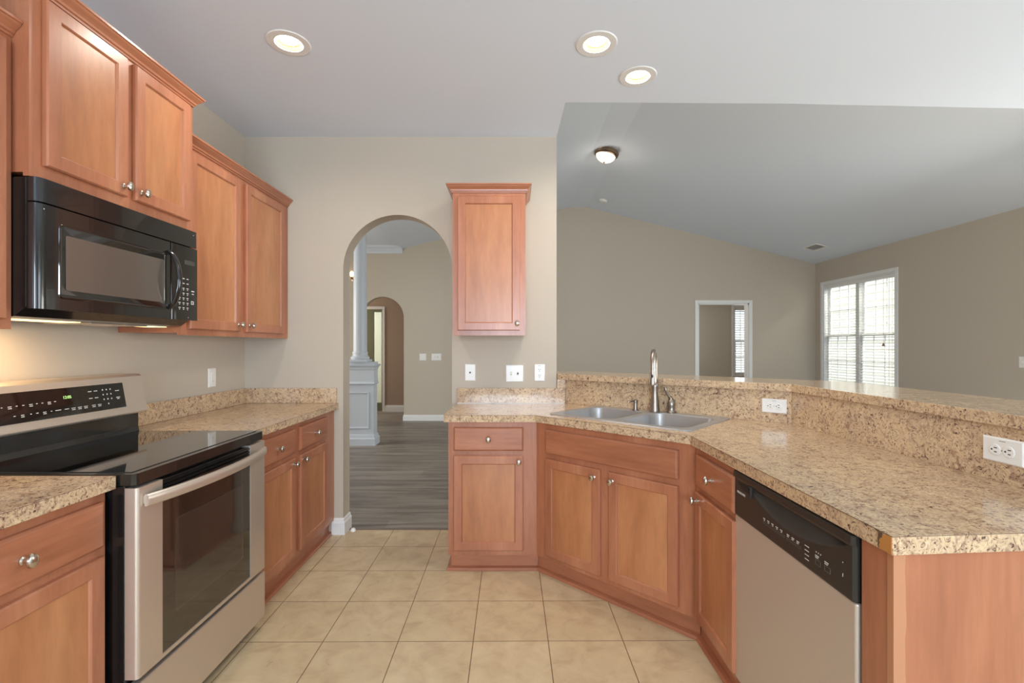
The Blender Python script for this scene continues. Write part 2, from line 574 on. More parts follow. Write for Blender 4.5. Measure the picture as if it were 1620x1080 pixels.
# baseboards
def base_run(name, pts, label, t=0.014, h=0.105):
    """pts: polyline in xy; board sits on the left side of travel"""
    prof = [(0, 0), (t, 0), (t, h * 0.72), (t * 0.55, h * 0.84), (t * 0.5, h * 0.95), (0.002, h), (0, h)]
    n = len(pts)
    loops = []
    P = [Vector((p[0], p[1])) for p in pts]
    for i in range(n):
        d0 = (P[i] - P[i - 1]).normalized() if i > 0 else (P[1] - P[0]).normalized()
        d1 = (P[i + 1] - P[i]).normalized() if i < n - 1 else d0
        n0, n1 = Vector((-d0.y, d0.x)), Vector((-d1.y, d1.x))
        nn = (n0 + n1)
        nn = nn / max(0.2, nn.dot(n0))
        loops.append([(P[i].x + nn.x * a, P[i].y + nn.y * a, z) for a, z in prof])
    o = MB().loops(loops).build(name, M['trim'])
    return struct(o, label, 'baseboard')


base_run('baseboard_arch', [(AX0, D1), (AX0, D0), (-1.262, D0)], 'white baseboard wrapping the left foot of the arched doorway', 0.016, 0.112)
base_run('baseboard_far', [(DX0 - 0.058, YF), (BX1, YF), (BX1, YF + 0.12)], 'white baseboard along the far living room wall')
base_run('baseboard_hall', [(-0.98, 9.5), (-2.56, 9.5)], 'white baseboard on the hall wall inside the far arch', 0.014, 0.13)
base_run('baseboard_right', [(XR, 4.5), (XR, YF - 0.0)], 'white baseboard under the living room window')
base_run('baseboard_foyer', [(BX0, YF), (-4.7, YF)], 'white baseboard left of the far arch')
o = MB().box(AX0 + 0.004, AX1, 3.395, 3.425, 0, 0.006).build('trim_1', plain('threshold_strip', rgb(120, 108, 98), 0.5), bevel=0.003)
struct(o, 'thin floor transition strip in the arched doorway', 'trim')
# crown on the far wall under the flat foyer ceiling
prof = [(0, -0.125), (-0.012, -0.125), (-0.02, -0.10), (-0.06, -0.045), (-0.085, -0.03), (-0.095, 0), (0, 0)]
o = MB().vprism([(YF + a, FZ + z) for a, z in prof], 'x', -4.7, FX).build('trim_2', M['column'])
struct(o, 'white crown moulding on the far foyer wall', 'trim')
o = MB().box(FX - 0.03, FX, D1, YF, FZ - 0.02, vault(FX) + 0.02).build('trim_3', M['ceil'])
struct(o, 'step between the foyer ceiling and the vault', 'trim')

# ------------------------------------------------------------------ doorway trims
d1 = sroot('door_1', 'white cased doorway in the far living room wall', 'doorway', (0, YF, 0))
tw = 0.058
mb = MB()
for (a, c) in ((DX0 - tw, DX0), (DX1, DX1 + tw)):
    mb.box(a, c, -0.016, 0, 0, DZ + tw)
mb.box(DX0, DX1, -0.016, 0, DZ, DZ + tw)
mb.build('casing', M['trim'], d1, bevel=0.004)
mb = MB()
mb.box(DX0 - 0.001, DX0 + 0.018, 0, 0.13, 0, DZ)
mb.box(DX1 - 0.018, DX1 + 0.001, 0, 0.13, 0, DZ)
mb.box(DX0, DX1, 0, 0.13, DZ - 0.018, DZ + 0.001)
mb.build('jamb', M['trim'], d1)

d2 = sroot('door_2', 'white cased hall door with tall glass pane seen through both arches', 'door', (0, 9.5, 0))
mb = MB()
mb.box(-2.61, -2.56, -0.016, 0, 0, 2.10)
mb.box(-3.35, -3.30, -0.016, 0, 0, 2.10)
mb.box(-3.30, -2.61, -0.016, 0, 2.045, 2.10)
mb.build('casing', M['trim'], d2, bevel=0.004)
mb = MB()
mb.box(-2.64, -2.612, 0.03, 0.07, 0.01, 2.04)
mb.box(-3.30, -2.79, 0.03, 0.07, 0.01, 2.04)
mb.box(-2.79, -2.64, 0.03, 0.07, 0.01, 0.18)
mb.box(-2.79, -2.64, 0.03, 0.07, 1.99, 2.04)
mb.build('leaf', plain('sage_door_paint', rgb(120, 122, 96), 0.5), d2, bevel=0.003)
MB().box(-2.79, -2.64, 0.045, 0.055, 0.18, 1.99).build('pane', M['glass'], d2)


# ------------------------------------------------------------------ windows with blinds
def window_unit(name, label, root_loc, rz, wdt, z0, z1, units, casing=0.055, depth=0.12):
    """local x along width, local -y toward the room, opening from x=0..wdt"""
    r = sroot(name, label, 'window', root_loc, rz)
    mb = MB()
    mb.box(-casing, 0, -0.016, 0, z0 - casing, z1 + casing)
    mb.box(wdt, wdt + casing, -0.016, 0, z0 - casing, z1 + casing)
    mb.box(0, wdt, -0.016, 0, z1, z1 + casing)
    mb.box(-casing, wdt + casing, -0.045, 0, z0 - 0.022, z0)
    mb.box(0, wdt, -0.016, 0, z0 - casing - 0.02, z0 - 0.022)
    mb.build('casing', M['trim'], r, bevel=0.004)
    mb = MB()
    t = 0.02
    mb.box(-0.001, t, 0, depth, z0, z1)
    mb.box(wdt - t, wdt + 0.001, 0, depth, z0, z1)
    mb.box(t, wdt - t, 0, depth, z1 - t, z1 + 0.001)
    mb.box(t, wdt - t, 0, depth, z0 - 0.001, z0 + t)
    uw = wdt / units
    for k in range(1, units):
        mb.box(k * uw - 0.035, k * uw + 0.035, 0.03, depth, z0, z1)
    mb.build('window_frame', M['trim'], r)
    zm = (z0 + z1) / 2
    for k in range(units):
        a = k * uw + (t if k == 0 else 0.035)
        c = (k + 1) * uw - (t if k == units - 1 else 0.035)
        for (s0, s1, yy) in ((zm - 0.02, z1 - t, 0.085), (z0 + t, zm + 0.02, 0.055)):
            mb = MB()
            st = 0.04
            mb.box(a, a + st, yy, yy + 0.03, s0, s1)
            mb.box(c - st, c, yy, yy + 0.03, s0, s1)
            mb.box(a + st, c - st, yy, yy + 0.03, s1 - st, s1)
            mb.box(a + st, c - st, yy, yy + 0.03, s0, s0 + st)
            for q in (1, 2):
                xx = a + st + (c - a - 2 * st) * q / 3
                mb.box(xx - 0.008, xx + 0.008, yy + 0.008, yy + 0.022, s0 + st, s1 - st)
            zz = (s0 + s1) / 2
            mb.box(a + st, c - st, yy + 0.008, yy + 0.022, zz - 0.008, zz + 0.008)
            sh_ = mb.build('sash', M['trim'], r, bevel=0.002)
            MB().box(a + st * 0.8, c - st * 0.8, yy + 0.013, yy + 0.017, s0 + st * 0.8, s1 - st * 0.8).build('pane', M['glass'], sh_)
    return r


def blind(label, root_loc, rz, wdt, z0, z1, tilt=0.35, pitch=0.044, raised=None, cordx=None):
    r = thing('venetian_blind', label, 'blind', (root_loc[0], root_loc[1], 0), rz)
    MB().box(0.025, wdt - 0.025, 0.004, 0.05, z1 - 0.065, z1 - 0.022).build('headrail', M['blind'], r, bevel=0.003)
    mb = MB()
    zb = z0 + 0.04 if raised is None else raised
    z = z1 - 0.09
    while z > zb + 0.02:
        hw = 0.022
        c_, s_ = math.cos(tilt) * hw, math.sin(tilt) * hw
        y = 0.028
        mb.add([(0.03, y - c_, z - s_), (wdt - 0.03, y - c_, z - s_), (wdt - 0.03, y + c_, z + s_), (0.03, y + c_, z + s_),
                (0.03, y - c_, z - s_ + 0.0025), (wdt - 0.03, y - c_, z - s_ + 0.0025), (wdt - 0.03, y + c_, z + s_ + 0.0025), (0.03, y + c_, z + s_ + 0.0025)],
               [(0, 1, 2, 3), (4, 5, 6, 7), (0, 1, 5, 4), (2, 3, 7, 6), (0, 3, 7, 4), (1, 2, 6, 5)])
        z -= pitch
    mb.build('slats', M['blind'], r)
    MB().box(0.03, wdt - 0.03, 0.008, 0.048, zb - 0.012, zb + 0.008).build('bottom_rail', M['blind'], r, bevel=0.003)
    mb = MB()
    k = max(2, int(wdt / 0.45))
    for q in range(k):
        xx = 0.12 + (wdt - 0.24) * q / (k - 1)
        mb.box(xx - 0.0015, xx + 0.0015, 0.003, 0.006, zb, z1 - 0.06)
        mb.box(xx - 0.0015, xx + 0.0015, 0.050, 0.053, zb, z1 - 0.06)
    mb.build('ladder_cord', M['cord'], r)
    if cordx is not None:
        c = MB().tube([(cordx, -0.004, z1 - 0.06), (cordx, -0.004, 1.36)], 0.002, 6).build('pull_cord', M['cord'], r)
        MB().lathe([(0.003, 0.0), (0.007, -0.01), (0.018, -0.045), (0.016, -0.05)], (cordx, -0.004, 1.36), seg=12).build('tassel', M['tassel'], c, smooth=True)
    return r


# living room window on the right wall: viewer looks +X, local x -> -Y
ww = wy1 - wy0
window_unit('window_1', 'wide white twin window in the right living room wall', (XR, wy1, 0), -PI / 2, ww, wz0, wz1, 2)
blind('open white slatted blind across the wide living room window', (XR, wy1), -PI / 2, ww, wz0, wz1, 0.20, 0.043, None, 1.33)
window_unit('window_2', 'narrow white window seen through the living room doorway', (fx0, BY, 0), 0, fx1 - fx0, fz0, fz1, 1)
blind('white slatted blind on the window beyond the doorway', (fx0, BY), 0, fx1 - fx0, fz0, fz1, 0.5, 0.05)
# unseen windows, put in to go with the area lights before them
window_unit('window_3', 'window behind the camera in the kitchen', (1.05, YR, 0), PI, 1.9, 0.7, 2.2, 2)
window_unit('window_4', 'window behind the camera in the breakfast area', (4.6, YR, 0), PI, 2.0, 0.4, 2.3, 2)
window_unit('window_5', 'side window of the breakfast area', (XR, 1.4, 0), -PI / 2, 2.4, 0.4, 2.3, 2)
window_unit('window_6', 'glazed patio door of the living room', (XR, 4.3, 0), -PI / 2, 1.8, 0.05, 2.1, 2)
# neighbour's lap siding outside the living room window
mb = MB()
z = -0.2
while z < 5:
    mb.add([(8.0, 4, z), (8.0, 15, z), (8.03, 15, z + 0.18), (8.03, 4, z + 0.18), (8.06, 4, z + 0.18), (8.06, 15, z + 0.18), (8.06, 15, z), (8.06, 4, z)],
           [(0, 1, 2, 3), (2, 3, 4, 5), (4, 5, 6, 7), (6, 7, 0, 1)])
    z += 0.18
tag(mb.build('neighbouring_house', M['outdoor']), 'cream lap siding of the house outside the wide living room window', 'house')


# ------------------------------------------------------------------ cabinet building blocks (local: x along face, -y toward the viewer)
def rect(x0, x1, z0, z1, i, y):
    return [(x0 + i, y, z0 + i), (x1 - i, y, z0 + i), (x1 - i, y, z1 - i), (x0 + i, y, z1 - i)]


KNOBP = [(0.009, 0.0), (0.009, -0.003), (0.0055, -0.006), (0.0052, -0.016), (0.009, -0.019), (0.0145, -0.022), (0.0155, -0.026), (0.0135, -0.031), (0.008, -0.034), (0.002, -0.035)]


def knob(parent, x, z, y):
    o = MB().lathe(KNOBP, (x, y, z), 'y', 20, 0.95, 1.2).build('knob', M['nickel'], parent, smooth=True)
    o['label'] = 'satin nickel knob'
    return o


def door(root, x0, x1, z0, z1, kx=None, kz=None, st=0.046):
    y = -0.001
    mb = MB()
    mb.loops([rect(x0, x1, z0, z1, st + 0.006, y), rect(x0, x1, z0, z1, 0, y), rect(x0, x1, z0, z1, 0, y - 0.014), rect(x0, x1, z0, z1, 0.004, y - 0.019),
              rect(x0, x1, z0, z1, st, y - 0.019), rect(x0, x1, z0, z1, st + 0.003, y - 0.0165), rect(x0, x1, z0, z1, st + 0.006, y - 0.011)], closed=True)
    d = mb.build('door', M['wood'], root)
    MB().box(x0 + st + 0.004, x1 - st - 0.004, y - 0.0115, y - 0.003, z0 + st + 0.004, z1 - st - 0.004).build('door_panel', M['panel'], d)
    if kx is not None:
        knob(d, kx, kz, y - 0.019)
    return d


def drawer(root, x0, x1, z0, z1, kn=True, name='drawer'):
    y = -0.001
    d = MB().loops([rect(x0, x1, z0, z1, 0, y), rect(x0, x1, z0, z1, 0, y - 0.012), rect(x0, x1, z0, z1, 0.005, y - 0.017), rect(x0, x1, z0, z1, 0.009, y - 0.019)]).build(name, M['wood_h'], root)
    if kn:
        knob(d, (x0 + x1) / 2, (z0 + z1) / 2, y - 0.019)
    return d


def face_frame(root, x0, x1, z0, z1, openings, t=0.019):
    """slab with openings (x0,x1,z0,z1) in the xz plane from y=0 to y=t"""
    holes = [[(a, c), (b_, c), (b_, d_), (a, d_)] for a, b_, c, d_ in openings]
    return MB().vprism([(x0, z0), (x1, z0), (x1, z1), (x0, z1)], 'y', 0, t, holes).build('face_frame', M['wood'], root)


def crown(root, x0, x1, depth, z, left=True, right=True, name='crown_moulding', side=None):
    """cornice along front (y=0) with returns; profile grows outward"""
    prof = [(0.000, 0.0), (0.006, 0.0), (0.007, 0.008), (0.012, 0.010), (0.014, 0.018), (0.020, 0.024), (0.030, 0.034), (0.033, 0.040), (0.038, 0.042), (0.038, 0.050), (0.0, 0.050)]
    loops = []
    if left:
        loops.append([(x0 - a, depth, z + h) for a, h in prof])
        loops.append([(x0 - a, -a, z + h) for a, h in prof])
    else:
        loops.append([(x0, -a, z + h) for a, h in prof])
    if right:
        loops.append([(x1 + a, -a, z + h) for a, h in prof])
        loops.append([(x1 + a, depth if side is None else side, z + h) for a, h in prof])
    else:
        loops.append([(x1, -a, z + h) for a, h in prof])
    return MB().loops(loops).build(name, M['wood_h'], root)


Z0F, ZT = 0.098, 0.872     # base frame bottom and top
ZD0, ZD1 = 0.706, 0.842    # drawer front
ZB0, ZB1 = 0.129, 0.678    # door


def toe(root, pts, world=True):
    """toe board and shoe moulding following a world polyline of the board face"""
    P = [Vector((p[0], p[1])) for p in pts]
    prof_b = [(0.0, 0.0), (0.0, Z0F + 0.002), (0.012, Z0F + 0.002), (0.012, 0.0)]
    prof_s = [(0.0, 0.0), (-0.026, 0.0), (-0.026, 0.006), (-0.020, 0.014), (-0.006, 0.019), (0.0, 0.020)]
    def sweep(prof):
        loops = []
        n = len(P)
        for i in range(n):
            a = (P[i] - P[i - 1]).normalized() if i else (P[1] - P[0]).normalized()
            b_ = (P[i + 1] - P[i]).normalized() if i < n - 1 else a
            n0, n1 = Vector((-a.y, a.x)), Vector((-b_.y, b_.x))
            nn = n0 + n1
            nn = nn / nn.dot(n0)
            loops.append([(P[i].x + nn.x * q, P[i].y + nn.y * q, z) for q, z in prof])
        return MB().loops(loops)
    sweep(prof_b).build('toe_board', M['wood_h'], root, world=world)
    sweep(prof_s).build('shoe_moulding', M['wood_h'], root, world=world)


# ---- right-hand base run: leg 1 (parallel to the back wall), diagonal sink base, leg 2
A0 = (-0.377, 2.765)
A1 = (0.135, 2.765)
A2 = (0.8105, 2.119)
XF = 0.8115
A3 = (XF, 2.121)
ang = math.atan2(A2[1] - A1[1], A2[0] - A1[0])
LD = math.hypot(A2[0] - A1[0], A2[1] - A1[1])
KX1, KY1 = 0.372, 3.318
KX2, KY2 = 1.440, 2.440

r = thing('base_cabinet', 'brown base cabinet with one drawer and door right of the arched doorway', 'cabinet', (A0[0], A0[1], 0), 0)
wd = A1[0] - A0[0]
face_frame(r, 0, wd, Z0F, ZT, [(0.05, 0.42, 0.72, 0.83), (0.05, 0.42, 0.145, 0.665)])
MB().prism([(A0[0], A0[1] + 0.019), (A1[0] - 0.001, A1[1] + 0.019), (0.36, 3.312), (A0[0], 3.312)], 0.0985, 0.72).build('carcass', M['wood'], r, world=True)
MB().prism([(A0[0] + 0.015, A0[1] + 0.05), (A1[0] + 0.01, A1[1] + 0.05), (0.34, 3.31), (A0[0] + 0.015, 3.31)], 0.0, 0.0985).build('plinth', M['wood'], r, world=True)
drawer(r, 0.0314, 0.4353, ZD0, ZD1)
door(r, 0.0314, 0.4353, ZB0, ZB1, 0.409, 0.645)
toe(r, [(A0[0] + 0.012, 3.31), (A0[0] + 0.012, 2.802), (A1[0] + 0.012, 2.802)])

r = thing('sink_base_cabinet', 'brown angled base cabinet with false front and two doors under the sink', 'cabinet', (A1[0], A1[1], 0), ang)


def dpx(x, off=0.02):
    """position along the diagonal face hit by photo column x"""
    t = (x - CX) / F_PX
    # point: A1 + s*dir + off*normal(front)
    dx, dy = math.cos(ang), math.sin(ang)
    nx, ny = dy, -dx     # toward the viewer
    bx, by = A1[0] + nx * off, A1[1] + ny * off
    return (t * by - bx) / (dx - t * dy)


fp = [dpx(861.9), dpx(1071.7), dpx(948.0), dpx(962.0)]
face_frame(r, 0, LD, Z0F, ZT, [(fp[0] + 0.02, fp[1] - 0.02, 0.72, 0.83), (fp[0] + 0.02, fp[2] - 0.02, 0.145, 0.665), (fp[3] + 0.02, fp[1] - 0.02, 0.145, 0.665)])
bk = Vector((math.sin(-ang), math.cos(ang), 0)) * 0.02
MB().prism([(A1[0] + bk.x, A1[1] + bk.y), (A2[0] + bk.x, A2[1] + bk.y), (1.425, 2.43), (0.372, 3.305)], 0.0985, 0.70).build('carcass', M['wood'], r, world=True)
drawer(r, fp[0], fp[1], ZD0 - 0.002, ZD1 - 0.004, False, 'false_front')
door(r, fp[0], fp[2], ZB0 - 0.004, ZB1 - 0.004, fp[2] - 0.032, 0.632)
door(r, fp[3], fp[1], ZB0 - 0.004, ZB1 - 0.004, fp[3] + 0.024, 0.632)
b2 = 0.033
nbx, nby = math.sin(-ang) * b2, math.cos(ang) * b2
toe(r, [(A1[0] + 0.014, 2.802), (A2[0] + 0.028, A2[1] + 0.014)])

r = thing('base_cabinet', 'narrow brown base cabinet between the sink base and dishwasher', 'cabinet', (XF, A3[1], 0), -PI / 2)
DWF, DWN = 1.735, 1.118     # dishwasher far and near
wd = A3[1] - DWF
face_frame(r, 0, wd, Z0F, ZT, [(0.045, wd - 0.03, 0.72, 0.83), (0.045, wd - 0.03, 0.145, 0.665)])
MB().prism([(XF + 0.019, DWF), (1.425, DWF), (1.425, 2.425), (0.86, A3[1] + 0.01), (XF + 0.019, A3[1] - 0.01)], 0.0985, 0.70).build('carcass', M['wood'], r, world=True)
x0 = A3[1] - 0.80 * F_PX / (1102.2 - CX)
x1 = A3[1] - 0.80 * F_PX / (1162.4 - CX)
drawer(r, x0, x1, ZD0, ZD1)
door(r, x0, x1, ZB0, ZB1, x0 + 0.028, 0.645)
toe(r, [(A2[0] + 0.030, A2[1] + 0.010), (XF + 0.034, DWF)])

# end panel with filler stile
r = thing('cabinet_end_panel', 'brown wooden end panel closing the counter right of the dishwasher', 'cabinet panel', (XF, 1.018, 0), 0)
MB().prism([(XF, 1.108), (XF, 1.032), (XF + 0.022, 1.018), (1.44, 1.062), (1.44, 1.108)], 0.0, ZT - 0.001).build('end_panel', M['wood'], r, world=True)
mb = MB()
loops = []
for i in range(25):
    z = 0.0 + (ZT - 0.002) * i / 24
    wv = 0.0012 * math.sin(i * 1.3) + 0.0008 * math.sin(i * 2.9)
    loops.append([(XF - 0.002, 1.030, z), (XF - 0.003, 1.012, z), (XF + 0.020 + wv, 1.0085, z), (XF + 0.022 + wv, 1.020, z)])
mb.loops(loops).build('corner_strip', plain('pale_veneer_strip', rgb(190, 134, 98), 0.35), r, world=True)
MB().box(1.435, 1.45, 1.09, 1.10, 0.0, 0.01)

# ---- countertop of the sink run
CE0 = 2.738
outer = [(-0.401, 3.3185), (-0.401, CE0), (0.1226, CE0), (0.787, 2.115), (0.793, 0.9957), (1.4385, 1.043), (1.4385, KY2 + 0.001), (KX1 - 0.001, 3.3185)]
# sink rectangle
SF = Vector((0.2047, 2.78)); SA = Vector((0.806, 2.21)) - SF
SL_, SW_ = 0.838, 0.556
su = SA.normalized()
sv = Vector((-su.y, su.x))
sang = math.atan2(su.y, su.x)
SP = lambda a, b_: (SF.x + su.x * a + sv.x * b_, SF.y + su.y * a + sv.y * b_)
hole = [SP(0.02, 0.02), SP(SL_ - 0.02, 0.02), SP(SL_ - 0.02, SW_ - 0.02), SP(0.02, SW_ - 0.02)]
ct = thing('countertop', 'speckled tan laminate countertop around the sink with chipped near corner', 'countertop', (-0.401, CE0, 0.874), 0)
MB().prism(outer, 0.874, 0.914, [hole], [(0, 1, 2, 8), (0, 8, 11, 7), (2, 3, 9, 8), (3, 4, 5, 6), (3, 6, 10, 9), (6, 7, 11, 10)]).build('worktop', M['lam'], ct, world=True)
# thin dark seam line of the laminate edge band
mb = MB()
seam = [(-0.401, CE0), (0.1226, CE0), (0.787, 2.115), (0.793, 0.9957), (1.4385, 1.043)]
for a, c in zip(seam[:-1], seam[1:]):
    d_ = (Vector(c) - Vector(a)).normalized()
    n_ = Vector((d_.y, -d_.x)) * -0.0006
    n_ = Vector((d_.y, -d_.x)) * 0.0008
    mb.prism([(a[0] + n_.x, a[1] + n_.y), (c[0] + n_.x, c[1] + n_.y), (c[0] - n_.x, c[1] - n_.y), (a[0] - n_.x, a[1] - n_.y)], 0.9118, 0.9131)
mb.build('edge_seam', plain('dark_laminate_seam', rgb(110, 84, 66), 0.6), ct, world=True)
# chipped corner: broken-away laminate showing the core
chip = [(0.9965, 0.9125), (1.004, 0.9115), (1.013, 0.911), (1.022, 0.906), (1.021, 0.902), (1.027, 0.898), (1.0305, 0.892), (1.028, 0.887), (1.031, 0.882), (1.029, 0.8755), (1.012, 0.8745), (0.9965, 0.8745)]
mb = MB().vprism(chip, 'x', 0.7915, 0.7938)
mb.build('exposed_core', M['particle'], ct, world=True)
chip2 = [(1.0305, 0.9105), (1.033, 0.901), (1.0345, 0.893), (1.032, 0.887), (1.0345, 0.881), (1.0315, 0.8755), (1.029, 0.8755), (1.031, 0.882), (1.028, 0.887), (1.0305, 0.892), (1.027, 0.898), (1.021, 0.902), (1.022, 0.906), (1.022, 0.911)]
MB().vprism(chip2, 'x', 0.7912, 0.7932).build('torn_edge', plain('dark_torn_edge', rgb(98, 72, 50), 0.9), ct, world=True)

# low backsplash on the back wall, right of the arch
o = thing('backsplash', 'low speckled laminate backsplash under the small wall cabinet', 'backsplash', (-0.388, 3.30, 0.914), 0)
MB().box(-0.388, KX1 - 0.012, 3.3, 3.3195, 0.9145, 1.019).build('splash_board', M['lam'], o, world=True, bevel=0.0015, bseg=1)
MB().box(-0.388, KX1 - 0.02, 3.2965, 3.2998, 0.9142, 0.9185).build('caulk_bead', M['plate'], o, world=True)

# ---- knee wall and bar
kw = [(EX + 0.002, 3.3205), (KX1, 3.3205), (KX2 + 0.002, KY2 + 0.001), (KX2 + 0.002, 0.90), (KX2 + 0.122, 0.90), (KX2 + 0.122, KY2 + 0.06), (KX1 + 0.03, 3.447), (EX + 0.002, 3.447)]
struct(MB().prism(kw, 0, 1.079).build('wall_bar', M['wall']), 'half-height knee wall carrying the raised bar', 'wall')
t = 0.018
dk = (Vector((KX2, KY2)) - Vector((KX1, KY1))).normalized()
nk = Vector((dk.y, -dk.x)) * t
dg = thing('bar_backsplash', 'tall speckled laminate backsplash below the raised bar', 'backsplash', (KX1, KY1, 0.914), 0)
P1 = (KX1 + 0.0, KY1)
MB().prism([(EX + 0.003, 3.3195), (EX + 0.003, 3.3015), (KX1 - 0.009, 3.3015), (KX1, 3.3195)], 1.0195, 1.079).build('splash_board', M['lam'], dg, world=True)
MB().prism([(KX1 - 0.0005, 3.3195), (KX1 - 0.008, 3.302), (KX2 - t, KY2 - 0.008), (KX2 + 0.001, KY2)], 0.9145, 1.079).build('splash_board', M['lam'], dg, world=True)
MB().prism([(KX2 - t, KY2 - 0.009), (KX2 - t, 1.035), (KX2 + 0.001, 1.035), (KX2 + 0.001, KY2 - 0.001)], 0.9145, 1.079).build('splash_board', M['lam'], dg, world=True)

BW = 0.40
BT = 1.118
bf = [(0.306, 3.312), (1.410, 2.415), (1.410, 0.86)]
bb = [(1.410 + BW, 0.86), (1.410 + BW, 2.61), (0.56, 3.62), (0.306, 3.62)]
o = MB().prism(bf + bb, 1.08, BT).build('bar_counter', M['lam'], bevel=0.0015, bseg=1)
tag(o, 'raised speckled laminate bar top above the sink counter', 'bar counter')

# ---- sink
sk = thing('kitchen_sink', 'stainless double bowl sink set in the angled counter', 'sink', (SF.x, SF.y, 0.914), sang)


def rrect(x0, x1, y0, y1, r, z, n=6):
    pts = []
    for (cx_, cy_, a0) in ((x1 - r, y1 - r, 0), (x0 + r, y1 - r, PI / 2), (x0 + r, y0 + r, PI), (x1 - r, y0 + r, 3 * PI / 2)):
        for k in range(n + 1):
            a = a0 + PI / 2 * k / n
            pts.append((cx_ + r * math.cos(a), cy_ + r * math.sin(a), z))
    return pts


b1 = (0.035, 0.400, 0.045, 0.440)
b2_ = (0.430, 0.803, 0.045, 0.470)
rim0 = rrect(0, SL_, 0, SW_, 0.03, 0.0055)
h1 = rrect(b1[0], b1[1], b1[2], b1[3], 0.07, 0.0055)
h2 = rrect(b2_[0], b2_[1], b2_[2], b2_[3], 0.07, 0.0055)
mb = MB()
rings = [[Vector((p[0], p[1], 0)) for p in q] for q in (rim0, h1, h2)]
tr_ = tessellate_polygon(rings)
flat = [p for q in rings for p in q]
mb.add([(p.x, p.y, 0.0055) for p in flat], [tuple(t_) for t_ in tr_])
mb.loops([rrect(0, SL_, 0, SW_, 0.03, 0.0055), rrect(-0.003, SL_ + 0.003, -0.003, SW_ + 0.003, 0.032, 0.0005)], False, False)
rim = mb.build('rim', M['sinksteel'], sk, smooth=True)
for q in (b1, b2_):
    mb = MB()
    prof = [(0, 0.0055, 0.07), (0.004, 0.002, 0.07), (0.008, -0.02, 0.07), (0.016, -0.13, 0.065), (0.03, -0.16, 0.06), (0.06, -0.172, 0.05), (0.15, -0.176, 0.03)]
    mb.loops([rrect(q[0] + i, q[1] - i, q[2] + i, q[3] - i, r_, z) for i, z, r_ in prof], False, True)
    bo = mb.build('bowl', M['sinksteel'], sk, smooth=True)
    cx_, cy_ = (q[0] + q[1]) / 2, (q[2] + q[3]) / 2
    MB().lathe([(0.045, -0.1755), (0.04, -0.172), (0.03, -0.174), (0.001, -0.1745)], (cx_, cy_, 0), seg=24).build('drain', M['nickel'], bo, smooth=True)

# ---- faucet, handle, soap dispenser (each stands on the sink ledge)
ZS = 0.9197
fx, fy = 0.842, 2.832
ft = thing('kitchen_faucet', 'tall brushed steel pull-down faucet behind the double sink', 'faucet', (fx, fy, ZS), 0)
MB().lathe([(0.029, 0), (0.030, 0.006), (0.028, 0.014), (0.0265, 0.03), (0.024, 0.06), (0.020, 0.10), (0.0185, 0.125), (0.020, 0.145), (0.021, 0.165), (0.019, 0.17)], (0, 0, 0), seg=28).build('body', M['faucet'], ft, smooth=True)
d_ = Vector((-0.36, -0.93)).normalized()
path = []
for k in range(15):
    a = PI * k / 14 * 0.98
    rr = 0.075
    path.append((d_.x * (rr - rr * math.cos(a)), d_.y * (rr - rr * math.cos(a)), 0.285 + rr * math.sin(a)))
path = [(0, 0, 0.165), (0, 0, 0.22)] + path + [(d_.x * 0.152, d_.y * 0.152, 0.262)]
MB().tube(path, 0.0145, 16).build('neck', M['faucet'], ft, smooth=True)
hd = Vector((d_.x * 0.152, d_.y * 0.152, 0))
hdo = MB().lathe([(0.0148, 0.268), (0.016, 0.262), (0.0165, 0.245), (0.018, 0.22), (0.0215, 0.195), (0.023, 0.18), (0.022, 0.172), (0.014, 0.171)], (hd.x, hd.y, 0), seg=24).build('spray_head', M['faucet'], ft, smooth=True)
MB().lathe([(0.007, -0.002), (0.007, 0.002), (0.005, 0.0035), (0.001, 0.004)], (0, 0, 0), 'y', 16, 0.7, 1.5).build('button', M['slot'], hdo, smooth=True,
    xf=Matrix.Translation((hd.x + d_.x * 0.019, hd.y + d_.y * 0.019, 0.222)) @ Matrix.Rotation(math.atan2(d_.y, d_.x) - PI / 2, 4, 'Z'))

hp = (fx + 0.088, fy - 0.032)
fh = thing('faucet_handle', 'brushed steel lever handle right of the tall faucet', 'faucet handle', (hp[0], hp[1], ZS), 0)
MB().lathe([(0.025, 0), (0.026, 0.006), (0.0215, 0.012), (0.0215, 0.03), (0.0235, 0.045), (0.0235, 0.058), (0.018, 0.07), (0.012, 0.082), (0.006, 0.088)], (0, 0, 0), seg=24).build('valve_body', M['faucet'], fh, smooth=True)
MB().tube([(0, 0, 0.082), (-0.010, 0.0, 0.092), (-0.022, -0.002, 0.108), (-0.030, -0.003, 0.125), (-0.036, -0.004, 0.142), (-0.036, -0.004, 0.150)], [0.008, 0.0085, 0.0065, 0.0065, 0.0085, 0.005], 12).build('lever', M['faucet'], fh, smooth=True)
sp = (fx - 0.098, fy + 0.066)
sd = thing('soap_dispenser', 'small brushed steel soap dispenser left of the tall faucet', 'soap dispenser', (sp[0], sp[1], ZS), 0)
MB().lathe([(0.021, 0), (0.021, 0.004), (0.014, 0.008), (0.012, 0.03), (0.012, 0.05), (0.015, 0.053), (0.015, 0.062), (0.008, 0.066)], (0, 0, 0), seg=20).build('pump_body', M['faucet'], sd, smooth=True)
MB().tube([(0.0, 0, 0.058), (-0.02, -0.01, 0.0585), (-0.040, -0.02, 0.056), (-0.047, -0.024, 0.050)], [0.006, 0.0055, 0.005, 0.0045], 10).build('spout', M['faucet'], sd, smooth=True)

